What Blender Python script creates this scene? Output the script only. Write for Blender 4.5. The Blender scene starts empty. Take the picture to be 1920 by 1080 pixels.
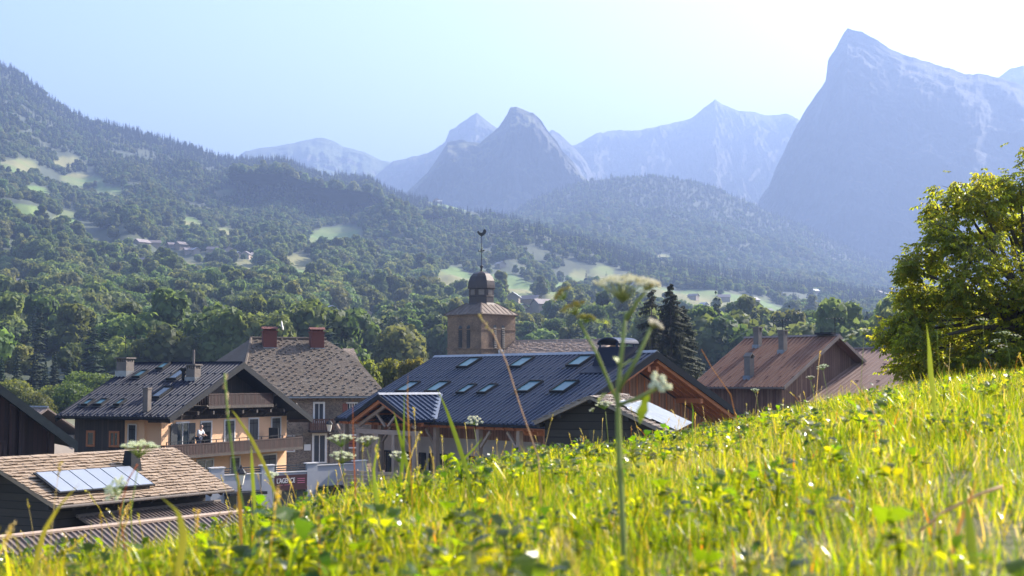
import bpy, math, random
import numpy as np
from mathutils import Vector, Matrix

SC = bpy.context.scene
COL = SC.collection
R = math.radians
random.seed(7)
RNG = np.random.default_rng(11)

# ------------------------------------------------------------------ camera, sky, sun, exposure
F, HZ = 2666.67, 715.0            # focal length in photo pixels, row of the eye level
PITCH = math.atan((HZ - 540) / F)
cam = bpy.data.cameras.new('camera')
camo = bpy.data.objects.new('camera', cam); COL.objects.link(camo)
cam.lens = 50; cam.sensor_width = 36; cam.clip_start = 0.05; cam.clip_end = 60000
camo.location = (0, 0, 0); camo.rotation_euler = (R(90) + PITCH, 0, 0)
cam.dof.use_dof = True; cam.dof.focus_distance = 45; cam.dof.aperture_fstop = 7.1
SC.camera = camo

SUN_AZ, SUN_EL = R(52), R(34)     # clockwise from the view direction (+Y)
w = bpy.data.worlds.new('World'); SC.world = w; w.use_nodes = True
nt = w.node_tree; nt.nodes.clear()
out = nt.nodes.new('ShaderNodeOutputWorld'); bg = nt.nodes.new('ShaderNodeBackground')
sky = nt.nodes.new('ShaderNodeTexSky'); sky.sky_type = 'NISHITA'; sky.sun_disc = False
sky.sun_elevation = SUN_EL; sky.sun_rotation = SUN_AZ
sky.air_density = 1.0; sky.dust_density = 5.0; sky.ozone_density = 1.8; sky.altitude = 700
nt.links.new(sky.outputs[0], bg.inputs[0]); bg.inputs[1].default_value = 0.138
nt.links.new(bg.outputs[0], out.inputs[0])
sl = bpy.data.lights.new('sun', 'SUN'); so = bpy.data.objects.new('sun', sl); COL.objects.link(so)
sl.energy = 5.0; sl.angle = R(0.6); sl.color = (1.0, 0.93, 0.82)
SD = Vector((math.sin(SUN_AZ) * math.cos(SUN_EL), math.cos(SUN_AZ) * math.cos(SUN_EL), math.sin(SUN_EL)))
so.rotation_euler = SD.to_track_quat('Z', 'Y').to_euler(); so.location = (60, 60, 60)
SC.view_settings.view_transform = 'Standard'; SC.view_settings.look = 'None'
SC.view_settings.exposure = 1.72; SC.view_settings.gamma = 1.0
cy = SC.cycles
cy.use_denoising = True; cy.max_bounces = 7; cy.diffuse_bounces = 3; cy.glossy_bounces = 2
cy.transmission_bounces = 4; cy.volume_bounces = 1; cy.sample_clamp_indirect = 4; cy.sample_clamp_direct = 30
HAZE_DENSITY = 2.8e-4

# ------------------------------------------------------------------ helpers
def tag(o, label=None, cat=None, group=None, kind=None):
    if label: o['label'] = label
    if cat: o['category'] = cat
    if group: o['group'] = group
    if kind: o['kind'] = kind
    return o

def thing(name, label, cat, loc=(0, 0, 0), rotz=0.0, group=None):
    o = bpy.data.objects.new(name, None); COL.objects.link(o)
    o.location = loc; o.rotation_euler = (0, 0, rotz)
    return tag(o, label, cat, group)

def mesh_np(name, v, f, mat, smooth=False):
    """v (n,3), f (m,k) arrays -> mesh"""
    v = np.asarray(v, np.float32); f = np.asarray(f, np.int32)
    me = bpy.data.meshes.new(name)
    me.vertices.add(len(v)); me.vertices.foreach_set('co', v.ravel())
    k = f.shape[1]; n = len(f)
    me.loops.add(n * k); me.loops.foreach_set('vertex_index', f.ravel())
    me.polygons.add(n); me.polygons.foreach_set('loop_start', np.arange(0, n * k, k, dtype=np.int32))
    try: me.polygons.foreach_set('loop_total', np.full(n, k, np.int32))
    except Exception: pass
    if smooth: me.polygons.foreach_set('use_smooth', np.ones(n, bool))
    me.update(calc_edges=True)
    if mat: me.materials.append(mat)
    return me

def link(name, me, parent=None):
    o = bpy.data.objects.new(name, me); COL.objects.link(o)
    if parent is not None: o.parent = parent
    return o

class MB:
    def __init__(s): s.v = []; s.f = []
    def add(s, vs, fs):
        n = len(s.v); s.v += [tuple(p) for p in vs]; s.f += [tuple(i + n for i in f) for f in fs]; return s
    def box(s, x0, x1, y0, y1, z0, z1):
        return s.add([(x0, y0, z0), (x1, y0, z0), (x1, y1, z0), (x0, y1, z0), (x0, y0, z1), (x1, y0, z1), (x1, y1, z1), (x0, y1, z1)],
                     [(0, 3, 2, 1), (4, 5, 6, 7), (0, 1, 5, 4), (1, 2, 6, 5), (2, 3, 7, 6), (3, 0, 4, 7)])
    def prism(s, poly, vec):
        n = len(poly); vec = Vector(vec); a = [Vector(p) for p in poly]; b = [p + vec for p in a]
        return s.add(a + b, [tuple(range(n))[::-1], tuple(range(n, 2 * n))] + [(i, (i + 1) % n, n + (i + 1) % n, n + i) for i in range(n)])
    def bar(s, a, b, wd, ht):
        """rectangular bar from a to b: wd across (horizontal), ht upward; a, b run along its top"""
        a = Vector(a); b = Vector(b); d = (b - a).normalized()
        sx = d.cross(Vector((0, 0, 1)))
        sx = Vector((1, 0, 0)) if sx.length < 1e-4 else sx.normalized()
        up = sx.cross(d).normalized()
        q = [a - sx * wd / 2, a + sx * wd / 2, a + sx * wd / 2 - up * ht, a - sx * wd / 2 - up * ht]
        return s.prism(q, b - a)
    def tube(s, pts, rad, n=6, cap=True):
        pts = [Vector(p) for p in pts]
        if not hasattr(rad, '__len__'): rad = [rad] * len(pts)
        vs = []; fs = []; ref = Vector((0.13, 0.31, 1)).normalized()
        for i, p in enumerate(pts):
            d = (pts[min(i + 1, len(pts) - 1)] - pts[max(i - 1, 0)]).normalized()
            a = d.cross(ref)
            if a.length < 1e-3: a = d.cross(Vector((1, 0, 0)))
            a.normalize(); b = d.cross(a)
            for k in range(n):
                t = 2 * math.pi * k / n; vs.append(p + (a * math.cos(t) + b * math.sin(t)) * rad[i])
        for i in range(len(pts) - 1):
            for k in range(n):
                fs.append((i * n + k, i * n + (k + 1) % n, (i + 1) * n + (k + 1) % n, (i + 1) * n + k))
        if cap: fs += [tuple(range(n))[::-1], tuple(range((len(pts) - 1) * n, len(pts) * n))]
        return s.add(vs, fs)
    def lathe(s, prof, n=16, c=(0, 0), a0=0.0):
        vs = []; fs = []
        for r, z in prof:
            for k in range(n):
                t = a0 + 2 * math.pi * k / n; vs.append((c[0] + r * math.cos(t), c[1] + r * math.sin(t), z))
        for i in range(len(prof) - 1):
            for k in range(n): fs.append((i * n + k, i * n + (k + 1) % n, (i + 1) * n + (k + 1) % n, (i + 1) * n + k))
        fs += [tuple(range(n))[::-1], tuple(range((len(prof) - 1) * n, len(prof) * n))]
        return s.add(vs, fs)
    def build(s, name, mat, parent=None, smooth=False, bevel=0.0):
        me = bpy.data.meshes.new(name); me.from_pydata(s.v, [], s.f)
        if smooth: me.polygons.foreach_set('use_smooth', [True] * len(me.polygons))
        me.materials.append(mat); me.update()
        o = link(name, me, parent)
        if bevel:
            m = o.modifiers.new('bevel', 'BEVEL'); m.width = bevel; m.segments = 2; m.limit_method = 'ANGLE'
        return o

def ht(h):
    return tuple(((c / 255) / 12.92 if c / 255 <= 0.04045 else ((c / 255 + 0.055) / 1.055) ** 2.4) for c in h)

def mat(name, col, rough=0.8, col2=None, scale=3.0, amount=0.5, bump=0.0, bscale=None, metallic=0.0, stretch=(1, 1, 1),
        spec=0.5, rand=0.0, coat=0.0, thr=None):
    m = bpy.data.materials.new(name); m.use_nodes = True; n = m.node_tree; N = n.nodes; L = n.links
    b = N['Principled BSDF']; b.inputs['Roughness'].default_value = rough; b.inputs['Metallic'].default_value = metallic
    b.inputs['Specular IOR Level'].default_value = spec; b.inputs['Coat Weight'].default_value = coat
    tc = N.new('ShaderNodeTexCoord'); mp = N.new('ShaderNodeMapping'); mp.inputs['Scale'].default_value = stretch
    L.new(tc.outputs['Object'], mp.inputs[0])
    base = None
    if col2 is not None:
        nz = N.new('ShaderNodeTexNoise'); nz.inputs['Scale'].default_value = scale; nz.inputs['Detail'].default_value = 6
        nz.inputs['Roughness'].default_value = 0.65
        L.new(mp.outputs[0], nz.inputs['Vector'])
        rp = N.new('ShaderNodeMapRange'); lo, hi = thr or (0.5 - 0.25 * amount - 0.05, 0.5 + 0.25 * amount + 0.05)
        rp.inputs[1].default_value = lo; rp.inputs[2].default_value = hi
        L.new(nz.outputs[0], rp.inputs[0])
        mx = N.new('ShaderNodeMix'); mx.data_type = 'RGBA'; mx.inputs[6].default_value = (*col, 1); mx.inputs[7].default_value = (*col2, 1)
        L.new(rp.outputs[0], mx.inputs[0]); base = mx.outputs[2]
    if rand:
        oi = N.new('ShaderNodeObjectInfo'); hs = N.new('ShaderNodeHueSaturation'); mr = N.new('ShaderNodeMapRange')
        mr.inputs[3].default_value = 1 - rand; mr.inputs[4].default_value = 1 + rand
        L.new(oi.outputs['Random'], mr.inputs[0]); L.new(mr.outputs[0], hs.inputs['Value'])
        if base is not None: L.new(base, hs.inputs['Color'])
        else: hs.inputs['Color'].default_value = (*col, 1)
        base = hs.outputs[0]
    if base is not None: L.new(base, b.inputs['Base Color'])
    else: b.inputs['Base Color'].default_value = (*col, 1)
    if bump:
        n2 = N.new('ShaderNodeTexNoise'); n2.inputs['Scale'].default_value = bscale or scale * 3; n2.inputs['Detail'].default_value = 5
        L.new(mp.outputs[0], n2.inputs['Vector'])
        bp = N.new('ShaderNodeBump'); bp.inputs['Strength'].default_value = bump; bp.inputs['Distance'].default_value = 0.05
        L.new(n2.outputs[0], bp.inputs['Height']); L.new(bp.outputs[0], b.inputs['Normal'])
    return m

def stone_mat(name, c1, c2, cm, sc=3.0):
    """rubble masonry: voronoi stones with mortar"""
    m = mat(name, c1, 0.9); N = m.node_tree.nodes; L = m.node_tree.links; b = N['Principled BSDF']
    tc = N.new('ShaderNodeTexCoord'); mp = N.new('ShaderNodeMapping'); mp.inputs['Scale'].default_value = (sc, sc, sc * 1.7)
    L.new(tc.outputs['Object'], mp.inputs[0])
    v = N.new('ShaderNodeTexVoronoi'); v.feature = 'DISTANCE_TO_EDGE'; v2 = N.new('ShaderNodeTexVoronoi')
    L.new(mp.outputs[0], v.inputs['Vector']); L.new(mp.outputs[0], v2.inputs['Vector'])
    sx = N.new('ShaderNodeSeparateColor'); L.new(v2.outputs['Color'], sx.inputs[0])
    mx = N.new('ShaderNodeMix'); mx.data_type = 'RGBA'; mx.inputs[6].default_value = (*c1, 1); mx.inputs[7].default_value = (*c2, 1)
    L.new(sx.outputs[0], mx.inputs[0])
    st = N.new('ShaderNodeMapRange'); st.inputs[1].default_value = 0.03; st.inputs[2].default_value = 0.09
    L.new(v.outputs['Distance'], st.inputs[0])
    m2 = N.new('ShaderNodeMix'); m2.data_type = 'RGBA'; m2.inputs[6].default_value = (*cm, 1)
    L.new(st.outputs[0], m2.inputs[0]); L.new(mx.outputs[2], m2.inputs[7])
    nz = N.new('ShaderNodeTexNoise'); nz.inputs['Scale'].default_value = 0.6; nz.inputs['Detail'].default_value = 6
    L.new(tc.outputs['Object'], nz.inputs['Vector'])
    rr = N.new('ShaderNodeMapRange'); rr.inputs[1].default_value = 0.35; rr.inputs[2].default_value = 0.65; rr.inputs[3].default_value = 0.6; rr.inputs[4].default_value = 1.15
    L.new(nz.outputs[0], rr.inputs[0])
    hs = N.new('ShaderNodeHueSaturation'); L.new(m2.outputs[2], hs.inputs['Color']); L.new(rr.outputs[0], hs.inputs['Value'])
    L.new(hs.outputs[0], b.inputs['Base Color'])
    bp = N.new('ShaderNodeBump'); bp.inputs['Strength'].default_value = 0.8; bp.inputs['Distance'].default_value = 0.05
    L.new(st.outputs[0], bp.inputs['Height']); L.new(bp.outputs[0], b.inputs['Normal'])
    return m

def plank_mat(name, c1, c2, width=0.18, axis=0, rough=0.75):
    """boards running up (axis 0: counted along x and y) or across (axis 2)"""
    m = mat(name, c1, rough); N = m.node_tree.nodes; L = m.node_tree.links; b = N['Principled BSDF']
    tc = N.new('ShaderNodeTexCoord'); sp = N.new('ShaderNodeSeparateXYZ'); L.new(tc.outputs['Object'], sp.inputs[0])
    if axis == 2: src = sp.outputs[2]
    else:
        ad = N.new('ShaderNodeMath'); ad.operation = 'ADD'; L.new(sp.outputs[0], ad.inputs[0]); L.new(sp.outputs[1], ad.inputs[1]); src = ad.outputs[0]
    dv = N.new('ShaderNodeMath'); dv.operation = 'DIVIDE'; dv.inputs[1].default_value = width; L.new(src, dv.inputs[0])
    fl = N.new('ShaderNodeMath'); fl.operation = 'FLOOR'; L.new(dv.outputs[0], fl.inputs[0])
    fr = N.new('ShaderNodeMath'); fr.operation = 'FRACT'; L.new(dv.outputs[0], fr.inputs[0])
    wn = N.new('ShaderNodeTexWhiteNoise'); wn.noise_dimensions = '1D'; L.new(fl.outputs[0], wn.inputs['W'])
    mp = N.new('ShaderNodeMapping'); mp.inputs['Scale'].default_value = (3, 3, 0.5) if axis != 2 else (0.5, 0.5, 6)
    L.new(tc.outputs['Object'], mp.inputs[0])
    nz = N.new('ShaderNodeTexNoise'); nz.inputs['Scale'].default_value = 3; nz.inputs['Detail'].default_value = 6; L.new(mp.outputs[0], nz.inputs['Vector'])
    ml = N.new('ShaderNodeMath'); ml.operation = 'MULTIPLY'; L.new(wn.outputs[0], ml.inputs[0]); L.new(nz.outputs[0], ml.inputs[1])
    m3 = N.new('ShaderNodeMath'); m3.operation = 'MULTIPLY'; m3.inputs[1].default_value = 1.7; m3.use_clamp = True; L.new(ml.outputs[0], m3.inputs[0])
    mx = N.new('ShaderNodeMix'); mx.data_type = 'RGBA'; mx.inputs[6].default_value = (*c1, 1); mx.inputs[7].default_value = (*c2, 1); L.new(m3.outputs[0], mx.inputs[0])
    gp = N.new('ShaderNodeMath'); gp.operation = 'GREATER_THAN'; gp.inputs[1].default_value = 0.1; L.new(fr.outputs[0], gp.inputs[0])
    m2 = N.new('ShaderNodeMix'); m2.data_type = 'RGBA'; m2.inputs[6].default_value = tuple(c * 0.25 for c in c1) + (1,)
    L.new(gp.outputs[0], m2.inputs[0]); L.new(mx.outputs[2], m2.inputs[7]); L.new(m2.outputs[2], b.inputs['Base Color'])
    bp = N.new('ShaderNodeBump'); bp.inputs['Strength'].default_value = 0.6; bp.inputs['Distance'].default_value = 0.03
    L.new(gp.outputs[0], bp.inputs['Height']); L.new(bp.outputs[0], b.inputs['Normal'])
    return m

def leaf_mat(name, col, trans, rough=0.5, tw=0.45, rand=0.25, attr=False, spec=0.3, hue=0.03):
    m = bpy.data.materials.new(name); m.use_nodes = True; N = m.node_tree.nodes; L = m.node_tree.links
    b = N['Principled BSDF']; o = N['Material Output']; b.inputs['Roughness'].default_value = rough; b.inputs['Specular IOR Level'].default_value = spec
    t = N.new('ShaderNodeBsdfTranslucent'); ms = N.new('ShaderNodeMixShader'); ms.inputs[0].default_value = tw
    oi = N.new('ShaderNodeObjectInfo')
    def vary(src, colr):
        hs = N.new('ShaderNodeHueSaturation')
        mr = N.new('ShaderNodeMapRange'); mr.inputs[3].default_value = 1 - rand; mr.inputs[4].default_value = 1 + rand
        L.new(oi.outputs['Random'], mr.inputs[0]); L.new(mr.outputs[0], hs.inputs['Value'])
        wn = N.new('ShaderNodeTexWhiteNoise'); wn.noise_dimensions = '1D'; L.new(oi.outputs['Random'], wn.inputs['W'])
        m2 = N.new('ShaderNodeMapRange'); m2.inputs[3].default_value = 0.5 - hue; m2.inputs[4].default_value = 0.5 + hue
        L.new(wn.outputs[0], m2.inputs[0]); L.new(m2.outputs[0], hs.inputs['Hue'])
        if src is None: hs.inputs['Color'].default_value = (*colr, 1)
        else: L.new(src, hs.inputs['Color'])
        return hs.outputs[0]
    if attr:
        at = N.new('ShaderNodeAttribute'); at.attribute_name = 'tint'
        c = vary(at.outputs['Color'], None)
        mx = N.new('ShaderNodeMix'); mx.data_type = 'RGBA'; mx.blend_type = 'MULTIPLY'; mx.inputs[0].default_value = 1
        mx.inputs[7].default_value = (*trans, 1); L.new(c, mx.inputs[6])
        m2 = N.new('ShaderNodeMix'); m2.data_type = 'RGBA'; m2.blend_type = 'MULTIPLY'; m2.inputs[0].default_value = 1
        m2.inputs[7].default_value = (*col, 1); L.new(c, m2.inputs[6])
        L.new(m2.outputs[2], b.inputs['Base Color']); L.new(mx.outputs[2], t.inputs['Color'])
    else:
        L.new(vary(None, col), b.inputs['Base Color']); L.new(vary(None, trans), t.inputs['Color'])
    L.new(b.outputs[0], ms.inputs[1]); L.new(t.outputs[0], ms.inputs[2]); L.new(ms.outputs[0], o.inputs['Surface'])
    return m

def vnoise(x, y, seed=0):
    """smooth value noise in -1..1 on arrays"""
    xi = np.floor(x).astype(int); yi = np.floor(y).astype(int); xf = x - xi; yf = y - yi
    def h(a, b):
        n = (a * 374761393 + b * 668265263 + seed * 1442695041) & 0x7fffffff
        n = ((n ^ (n >> 13)) * 1274126177) & 0x7fffffff
        return ((n ^ (n >> 16)) & 0xffff) / 32767.5 - 1
    u = xf * xf * (3 - 2 * xf); v = yf * yf * (3 - 2 * yf)
    return (h(xi, yi) * (1 - u) + h(xi + 1, yi) * u) * (1 - v) + (h(xi, yi + 1) * (1 - u) + h(xi + 1, yi + 1) * u) * v
def fbm(x, y, o=5, seed=0, gain=0.5, ridged=False):
    s = 0; a = 1; t = 0
    for i in range(o):
        n = vnoise(x, y, seed + i * 17)
        if ridged: n = 1 - 2 * np.abs(n)
        s = s + a * n; t += a; a *= gain; x = x * 2.03; y = y * 2.03
    return s / t

def scatter(name, P, rot, scl, idx, protos, label, cat, kind='stuff'):
    """one 'stuff' object: geometry nodes place copies of the prototype meshes on its points"""
    me = bpy.data.meshes.new(name); me.vertices.add(len(P)); me.vertices.foreach_set('co', np.asarray(P, np.float32).ravel())
    for an, arr, ty in (('rot', rot, 'FLOAT_VECTOR'), ('scl', scl, 'FLOAT_VECTOR')):
        a = me.attributes.new(an, ty, 'POINT'); a.data.foreach_set('vector', np.asarray(arr, np.float32).ravel())
    a = me.attributes.new('pidx', 'INT', 'POINT'); a.data.foreach_set('value', np.asarray(idx, np.int32))
    o = link(name, me)
    pc = bpy.data.collections.new(name + '_kinds')
    for i, pm in enumerate(protos):
        q = bpy.data.objects.new('%s_kind_%02d' % (name, i), pm); pc.objects.link(q)
    g = bpy.data.node_groups.new(name, 'GeometryNodeTree')
    g.interface.new_socket('Geometry', in_out='INPUT', socket_type='NodeSocketGeometry')
    g.interface.new_socket('Geometry', in_out='OUTPUT', socket_type='NodeSocketGeometry')
    N = g.nodes; L = g.links; gi = N.new('NodeGroupInput'); go = N.new('NodeGroupOutput')
    ci = N.new('GeometryNodeCollectionInfo'); ci.inputs['Collection'].default_value = pc
    ci.inputs['Separate Children'].default_value = True; ci.inputs['Reset Children'].default_value = True
    ip = N.new('GeometryNodeInstanceOnPoints'); ip.inputs['Pick Instance'].default_value = True
    def at(n_, t):
        q = N.new('GeometryNodeInputNamedAttribute'); q.data_type = t; q.inputs['Name'].default_value = n_; return q.outputs['Attribute']
    L.new(gi.outputs[0], ip.inputs['Points']); L.new(ci.outputs[0], ip.inputs['Instance'])
    L.new(at('pidx', 'INT'), ip.inputs['Instance Index'])
    er = N.new('FunctionNodeEulerToRotation'); L.new(at('rot', 'FLOAT_VECTOR'), er.inputs[0]); L.new(er.outputs[0], ip.inputs['Rotation'])
    L.new(at('scl', 'FLOAT_VECTOR'), ip.inputs['Scale']); L.new(ip.outputs[0], go.inputs[0])
    md = o.modifiers.new('scatter', 'NODES'); md.node_group = g
    return tag(o, label, cat, kind=kind)

def upx(px): return (px - 960) / F
def vpy(py): return (HZ - py) / F

# ------------------------------------------------------------------ the meadow in front
GU = [-0.50, upx(0), upx(200), upx(380), upx(500), upx(600), upx(750), upx(900), upx(1000), upx(1200), upx(1350), upx(1500), upx(1650), upx(1920), 0.50]
GY = [1086, 1054, 1026, 984, 966, 930, 908, 858, 846, 830, 798, 762, 728, 694, 670]    # row of the grass tops at the crest
GD = [4.8, 5.0, 5.4, 6.0, 6.4, 6.8, 7.4, 8.4, 9.2, 10.5, 12, 13.5, 15.5, 17.5, 18.5]        # distance of the crest
HCAM = 0.40
_gu = np.array(GU); _gd = np.array(GD); _gv = vpy(np.array(GY)) - 0.115 / _gd
_us = np.linspace(-0.55, 0.55, 221)
def _sm(a):
    for _ in range(3): a = np.convolve(np.pad(a, 6, mode='edge'), np.ones(13) / 13, 'valid')
    return a
_dS = _sm(np.interp(_us, _gu, _gd)); _vS = _sm(np.interp(_us, _gu, _gv))
def meadow_z(x, y):
    x = np.asarray(x, float); y = np.asarray(y, float)
    yy = np.maximum(y, 0.0); u = np.clip(x / np.maximum(yy, 0.3), -0.55, 0.55)
    D = np.interp(u, _us, _dS); V = np.interp(u, _us, _vS)
    c = HCAM / D ** 2; b = V + 2 * HCAM / D
    z = b * yy - HCAM - c * yy * yy
    z = z - np.maximum(yy - 1.6 * D, 0) * 0.16
    z = z + 0.17 * (x - u * np.maximum(yy, 0.3)) + 0.02 * np.minimum(y, 0)
    return z + 0.012 * fbm(x * 1.3, y * 1.3, 3, 5)
yy = np.concatenate([np.linspace(-6, 1, 15), np.linspace(1.1, 26, 170), np.linspace(26.5, 120, 120)])
xx = np.concatenate([np.linspace(-60, -9, 35), np.linspace(-8.8, 12, 150), np.linspace(12.4, 75, 60)])
X, Y = np.meshgrid(xx, yy); Z = meadow_z(X, Y)
def grid_faces(nr, nc):
    i = np.arange(nr - 1)[:, None] * nc + np.arange(nc - 1)[None, :]
    return np.stack([i, i + 1, i + 1 + nc, i + nc], -1).reshape(-1, 4)
m_soil = mat('meadow_soil', (0.05, 0.07, 0.010), 0.95, (0.13, 0.10, 0.03), 6, 1.0, 0.5)
o = link('meadow_ground', mesh_np('meadow_ground', np.stack([X, Y, Z], -1).reshape(-1, 3), grid_faces(*X.shape), m_soil, True))
tag(o, 'sloping green meadow ground under the tall grass in the foreground', 'ground', kind='structure')

# ------------------------------------------------------------------ valley floor and wooded hills
S_A = [(-400, 40), (-200, 60), (0, 120), (20, 128), (60, 160), (100, 192), (130, 208), (160, 226), (200, 232), (260, 248), (330, 268), (400, 288), (430, 298), (500, 299), (530, 297), (560, 311), (600, 325),
       (650, 331), (690, 334), (720, 355), (760, 371), (800, 376), (840, 384), (870, 392), (910, 402), (960, 412), (1000, 425), (1050, 440), (1100, 452), (1200, 482), (1300, 500), (1450, 528), (1700, 560), (1920, 585), (2300, 600)]
S_B = [(600, 440), (800, 424), (900, 412), (960, 398), (1000, 374), (1050, 354), (1100, 339), (1150, 332), (1230, 328), (1290, 338), (1350, 355), (1400, 375), (1450, 400), (1500, 420), (1550, 444), (1600, 468),
       (1650, 491), (1700, 508), (1800, 540), (1920, 568), (2000, 582), (2300, 600)]
MEADOWS = [(25, 301, 42, 5, 0), (150, 328, 40, 5, .12), (120, 294, 30, 4, 0), (20, 384, 60, 5, .05), (120, 396, 22, 3, 0), (415, 357, 26, 5, 0), (622, 440, 55, 15, -.08), (352, 409, 22, 4, 0),
           (455, 500, 26, 16, 0), (560, 508, 32, 5, 0), (300, 478, 30, 4, 0), (22, 556, 32, 8, .1), (838, 378, 34, 6, .2), (882, 406, 16, 6, .2), (848, 522, 42, 20, -.05), (950, 528, 58, 13, .08), (1010, 570, 62, 7, .06),
           (1085, 512, 20, 6, 0), (1225, 545, 60, 7, .1), (1375, 572, 95, 17, .03), (1340, 553, 70, 7, .12), (1560, 600, 60, 6, .05), (1120, 590, 45, 7, .05), (900, 610, 40, 6, 0), (1250, 600, 40, 7, 0), (560, 480, 30, 4, .1), (420, 430, 24, 4, 0), (690, 520, 26, 4, .1), (655, 606, 55, 9, -.15), (1440, 590, 40, 6, .05), (1245, 480, 20, 4, 0), (1130, 500, 22, 4, 0), (740, 575, 25, 4, 0),
           (350, 492, 26, 4, 0), (990, 545, 20, 5, 0), (500, 348, 10, 3, 0), (1050, 535, 30, 5, 0), (60, 350, 30, 4, .1), (200, 352, 30, 3, .1)]
KNOLLS = [(240, 348, 90, 16), (350, 352, 80, 18), (440, 352, 60, 14), (540, 372, 70, 14), (700, 385, 90, 14), (290, 395, 70, 14), (60, 420, 90, 14), (240, 455, 70, 18), (130, 470, 90, 16), (740, 452, 100, 26), (500, 455, 90, 12),
          (450, 545, 120, 18), (300, 545, 90, 16), (80, 510, 90, 14), (560, 540, 90, 14), (640, 500, 60, 10), (860, 440, 90, 12), (1000, 470, 90, 14), (1100, 490, 80, 10), (400, 600, 90, 16), (260, 600, 90, 16),
          (700, 560, 70, 14), (780, 600, 80, 14), (1200, 530, 70, 10), (1500, 560, 80, 10), (1600, 600, 80, 10), (1050, 620, 80, 12), (1300, 620, 90, 12), (1450, 640, 90, 10), (120, 560, 90, 12), (950, 490, 50, 8)]

def hill_sheet(sil, d0, v0, dsf, nu, nd, u0, u1, seed, knolls, amp, back):
    us = np.linspace(u0, u1, nu); px = us * F + 960
    S = vpy(np.interp(px, [p[0] for p in sil], [p[1] for p in sil]))
    DS = dsf(px); t = np.linspace(0, 1, nd)[:, None]
    g = t ** 1.45
    base = v0(px)[None, :] + (S - v0(px))[None, :] * g
    D = np.exp(np.log(d0) + (np.log(DS)[None, :] - np.log(d0)) * t)
    V = base.copy(); U = np.repeat(us[None, :], nd, 0)
    env = np.sin(np.pi * np.clip(t, 0, 1)) ** 0.6
    V += fbm(U * 14, np.log(D) * 5, 5, seed) * amp * 44 / F * env
    V += fbm(U * 40, np.log(D) * 14, 3, seed + 5) * amp * 5 / F * env
    for kx, ky, wx, a in knolls:
        j = int(np.argmin(abs(px - kx))); i = int(np.argmin(abs(base[:, j] - vpy(ky))))
        if 0 < i < nd - 1: V += 2.0 * a / F * np.exp(-((U - upx(kx)) / (wx * .55 / F)) ** 2 - ((t - t[i, 0]) / 0.035) ** 2)
    # behind the crest the land falls away
    tb = np.linspace(0, 1, 14)[1:, None]; Db = DS[None, :] * (1 + back * tb); Vb = S[None, :] * (1 - tb) / (1 + back * tb) - 0.01 * tb
    V = np.vstack([V, Vb]); D = np.vstack([D, Db]); U = np.vstack([U, np.repeat(us[None, :], 13, 0)])
    Pp = np.stack([U * D, D, V * D], -1)
    pX = U * F + 960; pY = HZ - V * F
    mk = np.zeros_like(V)
    for mx_, my_, rx, ry, an in MEADOWS:
        wob = 1 + 0.35 * fbm(pX / 30, pY / 10, 3, 9)
        dx = pX - mx_; dy = (pY - my_) - an * dx
        hp_ = 12.0 * F / np.exp(np.interp(vpy(my_), base[:, int(np.argmin(abs(px - mx_)))], np.log(D[:nd, int(np.argmin(abs(px - mx_)))])))
        e = (dx / rx) ** 2 + ((dy - hp_ / 2) / (ry + hp_ / 2)) ** 2
        mk = np.maximum(mk, np.clip((1.15 * wob - e) * 3, 0, 1))
    mk[nd:] = 0
    return Pp, mk, nd

def hill_mat(name):
    m = mat(name, (0.030, 0.045, 0.018), 0.95, (0.05, 0.06, 0.025), 0.02, 0.6); N = m.node_tree.nodes; L = m.node_tree.links; b = N['Principled BSDF']
    src = b.inputs['Base Color'].links[0].from_socket
    at = N.new('ShaderNodeAttribute'); at.attribute_name = 'meadow'
    nz = N.new('ShaderNodeTexNoise'); nz.inputs['Scale'].default_value = 0.006; nz.inputs['Detail'].default_value = 4
    tc = N.new('ShaderNodeTexCoord'); L.new(tc.outputs['Object'], nz.inputs['Vector'])
    rr = N.new('ShaderNodeMapRange'); rr.inputs[1].default_value = 0.42; rr.inputs[2].default_value = 0.6; L.new(nz.outputs[0], rr.inputs[0])
    c = N.new('ShaderNodeMix'); c.data_type = 'RGBA'; c.inputs[6].default_value = (0.105, 0.17, 0.03, 1); c.inputs[7].default_value = (0.18, 0.17, 0.055, 1)
    L.new(rr.outputs[0], c.inputs[0])
    mx = N.new('ShaderNodeMix'); mx.data_type = 'RGBA'; L.new(at.outputs['Fac'], mx.inputs[0]); L.new(src, mx.inputs[6]); L.new(c.outputs[2], mx.inputs[7])
    L.new(mx.outputs[2], b.inputs['Base Color']); return m
m_hill = hill_mat('hill_ground')

def make_hill(name, args, label):
    Pp, mk, nd = hill_sheet(*args)
    me = mesh_np(name, Pp.reshape(-1, 3), grid_faces(*mk.shape), m_hill, True)
    a = me.attributes.new('meadow', 'FLOAT', 'POINT'); a.data.foreach_set('value', mk.astype(np.float32).ravel())
    tag(link(name, me), label, 'hill', kind='structure')
    return Pp, mk, nd
HA = make_hill('hillside', (S_A, 240, lambda p: np.full_like(p, vpy(712)), lambda p: np.interp(p, [0, 700, 1000, 1200], [2600, 2500, 2000, 1800]), 420, 230, -0.50, 0.50, 3, KNOLLS, 1.0, 0.25),
               'wooded hillside with small meadows rising behind the village on the left')
HB = make_hill('wooded_hill', (S_B, 1750, lambda p: vpy(np.interp(p, [x for x, y in S_A], [y + 25 for x, y in S_A])), lambda p: np.full_like(p, 3300.0), 300, 110, -0.20, 0.50, 8,
                               [(1100, 420, 120, 10), (1250, 400, 90, 10), (1350, 450, 100, 10), (1500, 480, 90, 10)], 0.9, 0.2),
               'rounded dome of a forested hill in the middle distance')

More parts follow.
